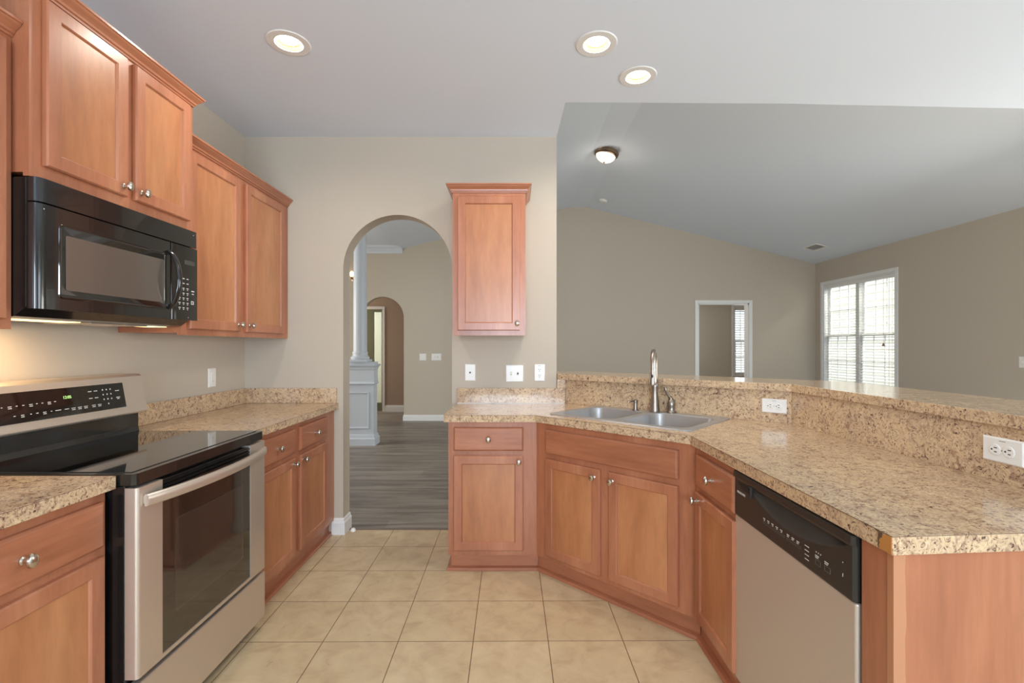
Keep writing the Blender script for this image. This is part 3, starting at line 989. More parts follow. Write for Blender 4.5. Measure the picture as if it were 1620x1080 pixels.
# ---- dishwasher
XD = 0.805
dw = thing('dishwasher', 'stainless dishwasher with black control panel under the sink-run counter', 'dishwasher', (XD, DWF - 0.006, 0), -PI / 2)
W = DWF - DWN - 0.006
MB().box(0.004, W - 0.004, 0.036, 0.60, 0.10, 0.866).build('tub', M['black_matte'], dw)
MB().box(0, W, 0, 0.034, 0.115, 0.706).build('door_panel', M['steel_dw'], dw, bevel=0.006, bseg=3)
MB().box(0.01, W - 0.01, 0.06, 0.075, 0.0, 0.113).build('kick_plate', M['black_matte'], dw)
for x in (0.006, W - 0.031):
    MB().box(x, x + 0.025, 0.08, 0.58, 0.0, 0.10).build('base_rail', M['black_matte'], dw)
# control panel with a scooped handle pocket: grid surface in (x,z)
nx_, nz_ = 90, 64
zc0, zc1 = 0.7075, 0.866
vs, fs = [], []
for j in range(nz_ + 1):
    for i in range(nx_ + 1):
        u, v = i / nx_, j / nz_
        x, z = u * W, zc0 + (zc1 - zc0) * v
        y = -0.004
        # upper lip steps back, below it the pocket dips in a shallow smile
        px = (x / W - 0.56) / 0.40
        low = 0.42 + 0.36 * (px ** 2)
        if abs(px) < 1 and low < v < 0.80:
            dpt = 0.034 * (1 - px ** 2) ** 0.5 * min(1, (v - low) / (0.80 - low)) ** 0.8
            y += dpt
        if v > 0.82:
            y -= 0.004 * min(1, (v - 0.82) / 0.04)
        e = min(u * W, (1 - u) * W, (v) * (zc1 - zc0) + 0.004, (1 - v) * (zc1 - zc0))
        if e < 0.008:
            y += 0.008 * (1 - math.sqrt(max(0, 1 - ((0.008 - e) / 0.008) ** 2)))
        vs.append((x, y, z))
for j in range(nz_):
    for i in range(nx_):
        a = j * (nx_ + 1) + i
        fs.append((a, a + 1, a + nx_ + 2, a + nx_ + 1))
n0 = len(vs)
ring = [j * 0 + i for i in range(nx_ + 1)] + [(j + 1) * (nx_ + 1) - 1 for j in range(1, nz_ + 1)] + [nz_ * (nx_ + 1) + i for i in range(nx_ - 1, -1, -1)] + [j * (nx_ + 1) for j in range(nz_ - 1, 0, -1)]
for k in ring:
    vs.append((vs[k][0], 0.034, vs[k][2]))
m_ = len(ring)
for k in range(m_):
    fs.append((ring[k], ring[(k + 1) % m_], n0 + (k + 1) % m_, n0 + k))
cp = MB().add(vs, fs).build('control_panel', M['black_matte'], dw, smooth=True)
# vent slots at the upper left of the panel
mb = MB()
for k in range(4):
    mb.box(0.035 + 0.01 * k, 0.125, -0.0056, -0.003, 0.8275 - 0.006 * k, 0.8300 - 0.006 * k)
mb.build('vent_slots', M['slot'], cp)
MB().box(0.128, 0.132, -0.010, -0.002, 0.800, 0.838).build('vent_rib', M['black_matte'], cp, bevel=0.001)


def marks(parent, name, items, y, mat='mark', th=0.0006, xf=None, gap=0.0095):
    """small printed marks; neighbouring strokes of one key form one mesh, each key its own part"""
    groups = []
    for q in items:
        for g in groups:
            if any(q[0] < p[1] + 0.002 and q[1] > p[0] - 0.002 and q[2] < p[3] + gap and q[3] > p[2] - gap for p in g):
                g.append(q)
                break
        else:
            groups.append([q])
    for g in groups:
        mb = MB()
        for (a, b_, c, d2_) in g:
            mb.box(a, b_, y - th, y, c, d2_)
        mb.build(name, M[mat], parent, xf=xf)


it = []
for k in range(5):
    xx = 0.205 + 0.024 * k
    it += [(xx, xx + 0.011, 0.760, 0.7625), (xx + 0.003, xx + 0.010, 0.7555, 0.7575)]
for k in range(3):
    xx = 0.336 + 0.024 * k
    it += [(xx, xx + 0.012, 0.760, 0.7625), (xx, xx + 0.009, 0.7555, 0.7575)]
for k in range(4):
    it += [(0.422, 0.440, 0.765 - 0.012 * k, 0.767 - 0.012 * k)]
for k in range(3):
    it += [(0.470 + 0.009 * k, 0.4725 + 0.009 * k, 0.7665, 0.7695)]
for xx in (0.467, 0.505):
    it += [(xx, xx + 0.015, 0.757, 0.7595), (xx, xx + 0.012, 0.7525, 0.7545)]
it += [(0.572, 0.5735, 0.752, 0.760), (0.572, 0.5735, 0.785, 0.788)]
marks(cp, 'button_marking', it, -0.0042)
outl = plain('grey_print', rgb(110, 106, 100), 0.5)
for q in (0.467, 0.505):
    MB().box(q, q + 0.022, -0.0046, -0.004, 0.735, 0.7356).box(q, q + 0.022, -0.0046, -0.004, 0.7485, 0.749).box(q, q + 0.0006, -0.0046, -0.004, 0.735, 0.749).box(q + 0.0215, q + 0.022, -0.0046, -0.004, 0.735, 0.749).build('button_outline', outl, cp)
for q, e_ in ((0.205, 0.118), (0.336, 0.066)):
    MB().box(q, q + e_, -0.0046, -0.004, 0.7455, 0.7461).box(q, q + e_, -0.0046, -0.004, 0.7515, 0.7520).box(q, q + 0.0006, -0.0046, -0.004, 0.7455, 0.7520).box(q + e_ - 0.0005, q + e_, -0.0046, -0.004, 0.7455, 0.7520).build('button_outline', outl, cp)


def text(parent, body, size, loc, name, mat, rotx=PI / 2, rotz=0, sx=1.0):
    c = bpy.data.curves.new(name, 'FONT')
    c.body = body
    c.size = size
    c.extrude = 0.0003
    c.align_x = 'LEFT'
    c.materials.append(M[mat])
    tmp = bpy.data.objects.new(name, c)
    me = bpy.data.meshes.new_from_object(tmp)
    bpy.data.objects.remove(tmp)
    me.materials.clear()
    me.materials.append(M[mat])
    o = bpy.data.objects.new(name, me)
    COL.objects.link(o)
    o.parent = parent
    o.location = loc
    o.rotation_euler = (rotx, 0, rotz)
    o.scale = (sx, 1, 1)
    return o


text(cp, 'FRIGIDAIRE', 0.0115, (0.028, -0.0045, 0.790), 'lettering', 'mark')

# ---- left base run
XFL = -1.250     # face frame plane


def left_base(label, y0, y1, opens, drs, drw, toe_pts):
    r = thing('base_cabinet', label, 'cabinet', (XFL, y0, 0), PI / 2)
    wdt = y1 - y0
    face_frame(r, 0, wdt, Z0F, ZT, opens)
    MB().box(0.001, wdt - 0.001, 0.019, 0.62, 0.0985, ZT - 0.001).build('carcass', M['wood'], r)
    MB().box(0.001, wdt - 0.001, 0.06, 0.62, 0, 0.0985).build('plinth', M['wood'], r)
    for a in drw:
        drawer(r, *a)
    for a in drs:
        door(r, *a)
    toe(r, toe_pts)
    return r


y0 = 2.236
yE = 3.318
yM = 2.727
left_base('brown base cabinet with drawer and door right beside the range', y0, yM,
          [(0.05, 0.43, 0.72, 0.83), (0.05, 0.43, 0.145, 0.665)],
          [(2.275 - y0, 2.693 - y0, ZB0, ZB1, 2.665 - y0, 0.648)], [(2.275 - y0, 2.693 - y0, ZD0, ZD1)], [(-1.272 - 0.012, y0), (-1.284, yM)])
left_base('brown base cabinet with drawer and door beside the arched doorway', yM + 0.0005, yE,
          [(0.05, 0.39, 0.72, 0.83), (0.05, 0.39, 0.145, 0.665)],
          [(2.759 - yM, 3.155 - yM, ZB0, ZB1, 2.785 - yM, 0.648)], [(2.759 - yM, 3.155 - yM, ZD0, ZD1)], [(-1.284, yM), (-1.284, yE)])
left_base('brown base cabinet with wide drawer nearest on the left of the range', 0.90, 1.457,
          [(0.05, 0.50, 0.72, 0.83), (0.05, 0.50, 0.145, 0.665)],
          [(0.045, 1.437 - 0.90, ZB0, ZB1, 0.075, 0.648)], [(0.045, 1.437 - 0.90, ZD0, ZD1)], [(-1.284, 0.90), (-1.284, 1.457)])

XCL = -1.218
c = thing('countertop', 'speckled laminate countertop between the range and arched doorway', 'countertop', (XCL, 2.232, 0.874), 0)
MB().box(XW + 0.001, XCL, 2.232, 3.319, 0.874, 0.914).build('worktop', M['lam'], c, world=True, bevel=0.0015, bseg=1)
MB().box(XCL - 0.0008, XCL + 0.0006, 2.232, 3.319, 0.9118, 0.9131).build('edge_seam', bpy.data.materials['dark_laminate_seam'], c, world=True)
o = thing('backsplash', 'speckled laminate backsplash in the corner right of the range', 'backsplash', (XW, 2.232, 0.914), 0)
MB().box(XW + 0.001, XW + 0.021, 2.232, 3.319, 0.9145, 1.019).build('splash_board', M['lam'], o, world=True, bevel=0.0015, bseg=1)
MB().box(XW + 0.0215, -1.228, 3.300, 3.319, 0.9145, 1.019).build('splash_board', M['lam'], o, world=True, bevel=0.0015, bseg=1)
c = thing('countertop', 'speckled laminate countertop left of the range, nearest the camera', 'countertop', (XCL, 0.90, 0.874), 0)
MB().box(XW + 0.001, XCL, 0.85, 1.460, 0.874, 0.914).build('worktop', M['lam'], c, world=True, bevel=0.0015, bseg=1)
MB().box(XCL - 0.0008, XCL + 0.0006, 0.85, 1.460, 0.9118, 0.9131).build('edge_seam', bpy.data.materials['dark_laminate_seam'], c, world=True)
MB().box(XW + 0.001, XW + 0.021, 0.85, 1.460, 0.9145, 1.019).build('splash_board', M['lam'], c, world=True)

# ---- upper cabinets
XU = -1.573
YU0, YU1 = 1.492, 2.252


def upper(name, label, x, y0, y1, z0, z1, doors, crown_lr, opens, side=None):
    r = thing(name, label, 'cabinet', (x, y0, z0), PI / 2)
    wdt, h = y1 - y0, z1 - z0
    face_frame(r, 0, wdt, 0, h, opens)
    MB().box(0.0005, wdt - 0.0005, 0.019, abs(XW - x) - 0.001, 0.012, h).build('carcass', M['wood'], r)
    for a in doors:
        door(r, *a)
    crown(r, 0, wdt, abs(XW - x) - 0.001, h, *crown_lr, side=side)
    return r


zc = 1.364
upper('wall_cabinet', 'brown two-door wall cabinet in the corner right of the microwave', XU, YU1 + 0.001, 3.319, zc, 2.278,
      [(2.292 - YU1, 2.715 - YU1, 0.030, 0.893, 2.690 - YU1, 0.068), (2.777 - YU1, 3.235 - YU1, 0.030, 0.893, 2.803 - YU1, 0.068)], (False, False),
      [(0.06, 0.44, 0.05, 0.87), (0.55, 0.96, 0.05, 0.87)])
x1c = -1.518
zb = 1.846
dz0 = 0.045
upper('wall_cabinet', 'tall-set brown two-door cabinet above the microwave', x1c, YU0, YU1, zb, 2.442,
      [(0.040, 0.362, dz0, 0.585, 0.338, dz0 + 0.035), (0.402, 0.722, dz0, 0.585, 0.426, dz0 + 0.035)], (True, True),
      [(0.06, 0.345, 0.07, 0.56), (0.42, 0.70, 0.07, 0.56)])
upper('wall_cabinet', 'brown wall cabinet cut off by the left edge of the picture', XU, 0.90, YU0 - 0.001, zc, 2.278,
      [(0.03, 0.562, 0.030, 0.893, 0.06, 0.068)], (False, False), [(0.06, 0.53, 0.05, 0.87)])
# small cabinet on the back wall
YS = 3.012
r = thing('wall_cabinet', 'small single-door wall cabinet between the arch and the bar', 'cabinet', (-0.384, YS, 1.378), 0)
face_frame(r, 0, 0.4615, 0, 0.902, [(0.05, 0.41, 0.05, 0.87)])
MB().box(0.0005, 0.461, 0.019, D0 - YS - 0.001, 0.012, 0.902).build('carcass', M['wood'], r)
door(r, 0.033, 0.426, 0.032, 0.878, 0.408, 0.076)
crown(r, 0, 0.4615, D0 - YS - 0.001, 0.902)

# ---- microwave
XM = -1.493
mw = thing('microwave', 'black over-the-range microwave below the tall-set cabinet', 'microwave', (XM, YU0 + 0.002, 1.40), PI / 2)
W = YU1 - YU0 - 0.004
dep = abs(XW - XM) - 0.002
ZB, ZTp = 0.030, 0.445    # local z of door bottom and top
# body: side profile (y,z), sloped underside
mb = MB().vprism([(0.036, ZB + 0.006), (0.075, 0.006), (0.10, 0.0), (dep, 0.0), (dep, ZTp - 0.001), (0.036, ZTp - 0.001)], 'x', 0.0, W)
mb.build('body', M['black'], mw, bevel=0.002)
zs = 0.364


def bowed(x0, x1, z0, z1, yb, yf, re, n=28, holes=None):
    """slab whose vertical ends curve back"""
    xs = []
    loops = []
    for k in range(n + 1):
        x = x0 + (x1 - x0) * k / n
        loops.append(x)
    prof = []
    for k in range(7):
        a = PI / 2 * k / 6
        prof.append((x0 + re - re * math.cos(a), yf + re * 0.55 * (1 - math.sin(a))))
    prof2 = [(x1 - (p[0] - x0) * 0.3, p[1]) for p in reversed(prof)]
    return MB().prism(prof + prof2 + [(x1, yb), (x0, yb)], z0, z1)


bowed(0, W, zs + 0.005, ZTp, 0.036, 0.0, 0.03).build('vent_grille', M['black'], mw, smooth=True)
XS = 0.585
do = bowed(0, XS, ZB, zs, 0.035, 0.0, 0.03).build('door', M['black'], mw, smooth=True)
# raised window surround and window
mb = MB().loops([rrect_ for rrect_ in [
    [(p[0], -0.0001, p[1]) for p in [(q[0], q[1]) for q in rrect(0.068, 0.552, 0.068, 0.313, 0.014, 0)]],
    [(p[0], -0.0035, p[1]) for p in [(q[0], q[1]) for q in rrect(0.070, 0.550, 0.070, 0.311, 0.013, 0)]],
    [(p[0], -0.0035, p[1]) for p in [(q[0], q[1]) for q in rrect(0.074, 0.546, 0.074, 0.307, 0.010, 0)]],
    [(p[0], -0.0012, p[1]) for p in [(q[0], q[1]) for q in rrect(0.077, 0.543, 0.077, 0.304, 0.008, 0)]],
]], False, True)
mb.build('window_surround', M['glass_black'], do, smooth=True)
MB().loops([[(q[0], -0.0014, q[1]) for q in rrect(0.093, 0.540, 0.097, 0.280, 0.006, 0)], [(q[0], -0.0022, q[1]) for q in rrect(0.094, 0.539, 0.098, 0.279, 0.006, 0)]], True, True).build('window', M['window_mw'], do)
# handle: bowed vertical bar
path = []
for k in range(17):
    u = k / 16
    path.append((XS - 0.012, 0.002 - 0.048 * math.sin(PI * u) ** 0.6, 0.075 + 0.25 * u))
mb = MB()
lo = []
for i, p in enumerate(path):
    u = i / 16
    hw = 0.013
    th = 0.007
    a, b_ = Vector(path[max(0, i - 1)]), Vector(path[min(16, i + 1)])
    d__ = (b_ - a).normalized()
    n__ = Vector((0, -d__.z, d__.y))
    P = Vector(p)
    ex = Vector((1, 0, 0))
    lo.append([P + ex * hw * math.cos(t_) + n__ * th * math.sin(t_) for t_ in [2 * PI * q / 12 for q in range(12)]])
mb.loops(lo)
mb.box(XS - 0.022, XS - 0.002, -0.012, 0.0, 0.078, 0.092).box(XS - 0.022, XS - 0.002, -0.012, 0.0, 0.308, 0.322)
mb.build('handle', M['black'], do, smooth=True)
cpn = bowed(XS + 0.002, W, ZB, zs, 0.035, 0.0, 0.006).build('control_panel', M['glass_black'], mw, smooth=True)
MB().box(0.665, 0.735, -0.0012, 0.0, 0.283, 0.303).build('display', plain('dim_display', rgb(78, 76, 70), 0.2), cpn)
it = []
for j in range(7):
    for i in range(3):
        xx = 0.628 + 0.026 * i
        zz = 0.215 - 0.022 * j
        it.append((xx, xx + 0.013, zz, zz + 0.0035))
        if j > 1:
            it.append((xx + 0.003, xx + 0.010, zz - 0.007, zz - 0.004))
it += [(0.713, 0.733, 0.162, 0.167), (0.716, 0.730, 0.150, 0.154), (0.713, 0.727, 0.115, 0.119), (0.713, 0.727, 0.104, 0.108), (0.711, 0.713, 0.104, 0.119), (0.727, 0.729, 0.104, 0.119)]
marks(cpn, 'key_marking', it, -0.0004, gap=0.004)
warm = emit('warm_lamp_lens', (1.0, 0.66, 0.3, 1), 2.2)
MB().box(0.06, 0.28, 0.12, 0.20, -0.002, 0.0).build('underside_lamp', warm, mw)
MB().box(0.60, 0.72, 0.12, 0.20, -0.002, 0.0).build('underside_lamp', warm, mw)
for x in (0.30, 0.46):
    MB().box(x, x + 0.12, 0.10, 0.28, -0.004, 0.0).build('grease_filter', M['steel'], mw, bevel=0.002)
marks(mw, 'screw_cap', [(0.018, 0.021, 0.346, 0.349), (0.725, 0.728, 0.425, 0.428), (0.690, 0.693, 0.040, 0.043)], -0.0006)
lm = bpy.data.lights.new('microwave_lamp', 'AREA')
lm.size = 0.15
lm.energy = 1.3
lm.color = (1.0, 0.66, 0.34)
lo_ = bpy.data.objects.new('microwave_lamp', lm)
COL.objects.link(lo_)
lo_.location = (XM - 0.20, 1.66, 1.393)
lo_.parent = None

# ---- range
XRF = -1.158
rg = thing('range', 'stainless and black electric range between the left counters', 'stove', (XRF, 1.468, 0), PI / 2)
W = 0.757
RB = abs(XW - XRF) - 0.004
MB().box(0.003, W - 0.003, 0.042, RB - 0.02, 0.03, 0.878).build('body', M['black'], rg, bevel=0.003)
MB().box(0.03, W - 0.03, 0.09, RB - 0.04, 0.0, 0.03).build('base', M['black_matte'], rg)
# cooktop slab
MB().prism(rrect(0.0, W, 0.008, 0.62, 0.018, 0) and [(p[0], p[1]) for p in rrect(-0.001, W + 0.001, 0.008, 0.62, 0.018, 0)], 0.880, 0.916).build('cooktop_frame', M['black'], rg, bevel=0.006, bseg=3)
MB().box(0.02, W - 0.02, 0.035, 0.590, 0.9158, 0.9182).build('cooktop_glass', M['glass_black'], rg)
# oven door
dz0, dz1 = 0.281, 0.872
dr = MB().box(0.004, W - 0.004, 0.010, 0.040, dz0 + 0.002, dz1 - 0.004).build('oven_door', M['black'], rg)


def steel_strip(x0, x1, roundl):
    prof = []
    if roundl:
        for k in range(7):
            a = PI / 2 * k / 6
            prof.append((x0 + 0.012 - 0.012 * math.cos(a), 0.012 - 0.012 * math.sin(a)))
        prof += [(x1, 0.0), (x1, 0.04), (x0, 0.04)]
    else:
        prof = [(x0, 0.0)]
        for k in range(7):
            a = PI / 2 * (6 - k) / 6
            prof.append((x1 - 0.012 + 0.012 * math.cos(a), 0.012 - 0.012 * math.sin(a)))
        prof += [(x1, 0.04), (x0, 0.04)]
    return MB().prism(prof, dz0, dz1)


steel_strip(0.0, 0.104, True).build('steel_stile', M['steel'], dr, smooth=True)
steel_strip(0.632, W, False).build('steel_stile', M['steel'], dr, smooth=True)
MB().box(0.104, 0.632, 0.0, 0.03, dz0, dz0 + 0.014).build('steel_rail', M['steel'], dr)
MB().box(0.1045, 0.6315, 0.003, 0.012, dz0 + 0.0145, 0.806).build('door_glass', M['oven_glass'], dr)
MB().loops([[(q[0], 0.0028, q[1]) for q in rrect(0.165, 0.575, 0.40, 0.72, 0.012, 0)], [(q[0], 0.0022, q[1]) for q in rrect(0.167, 0.573, 0.402, 0.718, 0.012, 0)]], False, True).build('inner_window', plain('oven_inner_glass', rgb(50, 45, 39), 0.08, spec=0.8, coat=0.8), dr)
mb = MB()
for k in range(4):
    z = 0.812 + 0.014 * k
    mb.add([(0.106, 0.004, z), (0.630, 0.004, z), (0.630, 0.004, z + 0.009), (0.106, 0.004, z + 0.009), (0.106, 0.016, z + 0.013), (0.630, 0.016, z + 0.013), (0.630, 0.016, z + 0.004), (0.106, 0.016, z + 0.004)],
           [(0, 1, 2, 3), (3, 2, 5, 4), (4, 5, 6, 7), (7, 6, 1, 0), (0, 3, 4, 7), (1, 2, 5, 6)])
mb.build('vent_louvres', M['black'], dr)
# bowed strap handle
lo = []
n = 24
for k in range(n + 1):
    u = k / n
    x = 0.022 + (W - 0.044) * u
    y = -0.010 - 0.046 * (math.sin(PI * u)) ** 0.75
    z = 0.829
    hh = 0.0185
    lo.append([(x, y - 0.006, z - hh + 0.004), (x, y - 0.008, z), (x, y - 0.006, z + hh - 0.004), (x, y - 0.002, z + hh), (x, y + 0.006, z + hh), (x, y + 0.006, z - hh), (x, y - 0.002, z - hh)])
mb = MB().loops(lo)
mb.box(0.024, 0.046, -0.012, 0.0, 0.818, 0.842).box(W - 0.046, W - 0.024, -0.012, 0.0, 0.818, 0.842)
mb.build('handle', M['steel'], dr, smooth=True)
MB().box(0.0, W, 0.002, 0.036, 0.055, 0.262).build('storage_drawer', M['steel'], rg, bevel=0.004, bseg=2)
# backguard (profile in y,z): black riser, then leaning steel control housing
MB().vprism([(0.585, 0.9155), (0.60, 0.9155), (RB, 0.9155), (RB, 1.03), (0.590, 1.02), (0.590, 0.94)], 'x', 0.004, W - 0.004).build('riser', M['black'], rg, bevel=0.003)
hs = MB().vprism([(0.555, 1.006), (0.549, 1.014), (0.578, 1.174), (0.590, 1.184), (RB - 0.01, 1.184), (RB, 1.170), (RB, 1.0305), (0.60, 1.0305)], 'x', 0.0, W).build('control_housing', M['steel'], rg, bevel=0.003)
# glass control area on the leaning face
p0 = Vector((0.549, 1.014))
p1 = Vector((0.578, 1.174))
dd = (p1 - p0)
LL = dd.length
dd = dd / LL
lean = math.atan2(dd.x, dd.y)
MC = Matrix.Translation((0, p0.x, p0.y)) @ Matrix.Rotation(-lean, 4, 'X')
gl = MB().box(0.085, 0.637, -0.0022, 0.001, 0.030, 0.138).build('control_glass', M['glass_black'], hs, xf=MC)
it = []
for xx, ww_ in ((0.13, 0.005), (0.152, 0.012), (0.178, 0.006), (0.20, 0.007), (0.224, 0.012), (0.248, 0.006), (0.268, 0.006), (0.291, 0.012), (0.316, 0.007)):
    it.append((xx, xx + ww_, 0.089, 0.0915))
    if ww_ > 0.01:
        it.append((xx, xx + ww_, 0.083, 0.0855))
for xx, ww_ in ((0.165, 0.007), (0.19, 0.011), (0.222, 0.005), (0.243, 0.008), (0.268, 0.012), (0.297, 0.005), (0.315, 0.022)):
    it.append((xx, xx + ww_, 0.055, 0.0575))
    if ww_ == 0.011 or ww_ == 0.012:
        it.append((xx, xx + ww_, 0.049, 0.0515))
for xx in (0.352, 0.380, 0.407, 0.433, 0.470, 0.497):
    it.append((xx, xx + 0.017, 0.055, 0.0575))
    if xx > 0.36:
        it.append((xx + 0.001, xx + 0.015, 0.049, 0.0515))
for zz in (0.112, 0.084):
    for xx in (0.462, 0.489):
        it.append((xx, xx + 0.016, zz, zz + 0.003))
for j in range(3):
    for i in range(3):
        it.append((0.528 + 0.019 * i, 0.5325 + 0.019 * i, 0.112 - 0.02 * j, 0.1175 - 0.02 * j))
it.append((0.547, 0.5515, 0.052, 0.0575))
it += [(0.592, 0.612, 0.104, 0.107), (0.592, 0.612, 0.075, 0.078), (0.596, 0.608, 0.069, 0.072)]
marks(gl, 'key_marking', it, -0.0022, xf=MC, gap=0.004)
tx = text(gl, '12:05', 0.016, (0, 0, 0), 'clock_digits', 'led')
tx.matrix_local = MC @ Matrix.Translation((0.352, -0.0026, 0.096)) @ Matrix.Rotation(PI / 2, 4, 'X')


# ------------------------------------------------------------------ wall plates
def plate(name, label, cat, loc, rz, kind, wide=0.073, tall=0.117, horiz=False):
    r = thing(name, label, cat, loc, rz)
    w2, h2 = wide / 2, tall / 2
    if horiz:
        w2, h2 = h2, w2
    MB().loops([rect(-w2, w2, -h2, h2, 0, 0), rect(-w2, w2, -h2, h2, 0, -0.002), rect(-w2, w2, -h2, h2, 0.004, -0.0055)]).build('cover_plate', M['plate'], r)
    def socket(cx_, cz_, rot):
        def T(a, b_):
            return (cx_ + (b_ if rot else a), cz_ + (-a if rot else b_))
        ro = MB().lathe([(0.0165, -0.005), (0.0165, -0.0068), (0.015, -0.0075)], (cx_, 0, cz_), 'y', 24).build('receptacle', M['plate'], r, smooth=False)
        mb = MB()
        for (a, b_, sx_, sz_) in ((-0.006, 0.003, 0.0013, 0.0045), (0.006, 0.003, 0.0013, 0.0038), (0, -0.008, 0.0022, 0.0022)):
            q = T(a, b_)
            s1, s2 = (sz_, sx_) if rot else (sx_, sz_)
            mb.box(q[0] - s1, q[0] + s1, -0.0080, -0.0074, q[1] - s2, q[1] + s2)
        mb.build('slots', M['slot'], ro)
    if kind == 'duplex':
        if horiz:
            socket(-0.0195, 0, True)
            socket(0.0195, 0, True)
        else:
            socket(0, 0.0195, False)
            socket(0, -0.0195, False)
        MB().lathe([(0.0028, -0.005), (0.0022, -0.0062)], (0, 0, 0), 'y', 10).build('screw', M['nickel'], r)
        if horiz:
            MB().box(-0.008, 0.010, -0.0059, -0.0055, h2 - 0.010, h2 - 0.0088).build('printed_line', M['slot'], r)
        else:
            MB().box(-0.011, 0.011, -0.0059, -0.0055, h2 - 0.012, h2 - 0.0105).build('printed_line', M['slot'], r)
    if kind == 'toggle2':
        for k, dx_ in enumerate((-0.023, 0.023)):
            MB().box(dx_ - 0.0055, dx_ + 0.0055, -0.0065, -0.005, -0.0125, 0.0125).build('toggle_slot', plain('plate_recess', rgb(205, 200, 190), 0.5), r)
            if k == 0:
                MB().box(dx_ - 0.0035, dx_ + 0.0035, -0.016, -0.006, -0.002, 0.009).build('toggle', M['plate'], r, bevel=0.0015)
            else:
                MB().lathe([(0.006, -0.005), (0.005, -0.011), (0.001, -0.0115)], (dx_, 0, 0), 'y', 12).build('round_jack', M['slot'], r)
    if kind == 'jack':
        MB().box(-0.006, 0.006, -0.008, -0.005, -0.006, 0.006).build('jack', plain('grey_jack', rgb(120, 110, 100), 0.5), r)
        MB().box(-0.0035, 0.0035, -0.0086, -0.008, -0.003, 0.003).build('jack_slot', M['slot'], r)
    if kind == 'rocker':
        MB().loops([rect(-0.0165, 0.0165, -0.033, 0.033, 0, -0.005), rect(-0.0165, 0.0165, -0.033, 0.033, 0.001, -0.0085)]).build('rocker', M['plate'], r)
        MB().box(-0.010, 0.010, -0.0091, -0.0085, -0.022, -0.0195).build('rocker_mark', plain('rocker_shadow_line', rgb(190, 184, 175), 0.5), r)
    if kind == 'toggle1':
        MB().box(-0.0055, 0.0055, -0.0065, -0.005, -0.0125, 0.0125).build('toggle_slot', M['plate'], r)
        MB().box(-0.0035, 0.0035, -0.016, -0.006, -0.002, 0.009).build('toggle', M['plate'], r, bevel=0.0015)
    return r


kx = lambda x: (x - CX) * D0 / F_PX
kz = lambda y, d=D0: CAM_Z - (y - HY) * d / F_PX
plate('phone_jack_plate', 'white phone jack plate leftmost under the small wall cabinet', 'wall plate', (kx(743.8), D0, kz(589)), 0, 'jack')
plate('light_switch', 'white double-width switch plate in the middle under small wall cabinet', 'light switch', (kx(814), D0, kz(590.5)), 0, 'toggle2', 0.122)
plate('wall_outlet', 'white upright power outlet beside the bar end of kitchen wall', 'outlet', (kx(853.5), D0, kz(589.3)), 0, 'duplex')
plate('light_switch', 'white rocker switch on the left wall above the corner backsplash', 'light switch', (XW, 2.955, 1.115), PI / 2, 'rocker')
# on the diagonal splash
dax = math.atan2(KY2 - KY1, KX2 - KX1)
fr = Vector((KX1 - 0.008, 3.302)); to = Vector((KX2 - t, KY2 - 0.008)); dk2 = (to - fr).normalized()
tt = (1224.7 - CX) / F_PX
s_ = (tt * fr.y - fr.x) / (dk2.x - tt * dk2.y)
pp = fr + dk2 * s_
plate('wall_outlet', 'white sideways power outlet on the backsplash right of the sink', 'outlet', (pp.x, pp.y, CAM_Z - (642 - HY) * pp.y / F_PX), math.atan2(dk2.y, dk2.x), 'duplex', horiz=True)
XP = KX2 - t
yp = XP * F_PX / (1588 - CX)
plate('wall_outlet', 'white sideways power outlet on the bar backsplash at right picture edge', 'outlet', (XP, yp, CAM_Z - (713 - HY) * yp / F_PX), -PI / 2, 'duplex', horiz=True)
plate('light_switch', 'small white switch on the window wall at right picture edge', 'light switch', (XR, 4.95, 1.142), -PI / 2, 'toggle1')
fxz = lambda x: (x - CX) * YF / F_PX
plate('light_switch', 'left of two pale switch plates on the wall past the arch', 'light switch', (fxz(669), YF, kz(564.5, YF)), 0, 'toggle1', 0.12, 0.12)
plate('light_switch', 'right wider one of two pale switch plates past the arch', 'light switch', (fxz(690.5), YF, kz(564.5, YF)), 0, 'toggle2', 0.17, 0.12)


# ------------------------------------------------------------------ ceiling fixtures
def can(label, x, y, first=None):
    if first is None:
        r = thing('recessed_light', label, 'ceiling light', (x, y, CZ))
        MB().lathe([(0.062, 0.0), (0.064, -0.004), (0.096, -0.004), (0.1, 0.0)], seg=48, cap=False).build('trim_ring', M['trim'], r, smooth=True)
        MB().lathe([(0.064, -0.003), (0.055, 0.003), (0.046, 0.0135)], seg=48, cap=False).build('baffle', M['baffle'], r, smooth=True)
        MB().lathe([(0.0465, 0.014), (0.040, 0.0136), (0.001, 0.0134)], seg=48).build('lens', M['bulb'], r, smooth=True)
    else:
        r = first.copy()
        COL.objects.link(r)
        r.location = (x, y, CZ)
        for ch in first.children:
            c_ = ch.copy()
            COL.objects.link(c_)
            c_.parent = r
        r['label'] = label
    l = bpy.data.lights.new('can_lamp', 'AREA')
    l.shape = 'DISK'
    l.size = 0.078
    l.energy = 5.5
    l.spread = math.radians(172)
    l.color = (1.0, 0.94, 0.85)
    lo_ = bpy.data.objects.new('can_lamp', l)
    COL.objects.link(lo_)
    lo_.location = (x, y, CZ + 0.0128)
    return r


c0 = can('round recessed ceiling light above the left cabinets', *CANS[0])
can('round recessed ceiling light nearer the camera of the right pair', *CANS[1], first=c0)
can('round recessed ceiling light closest to the ceiling edge above the bar', *CANS[2], first=c0)

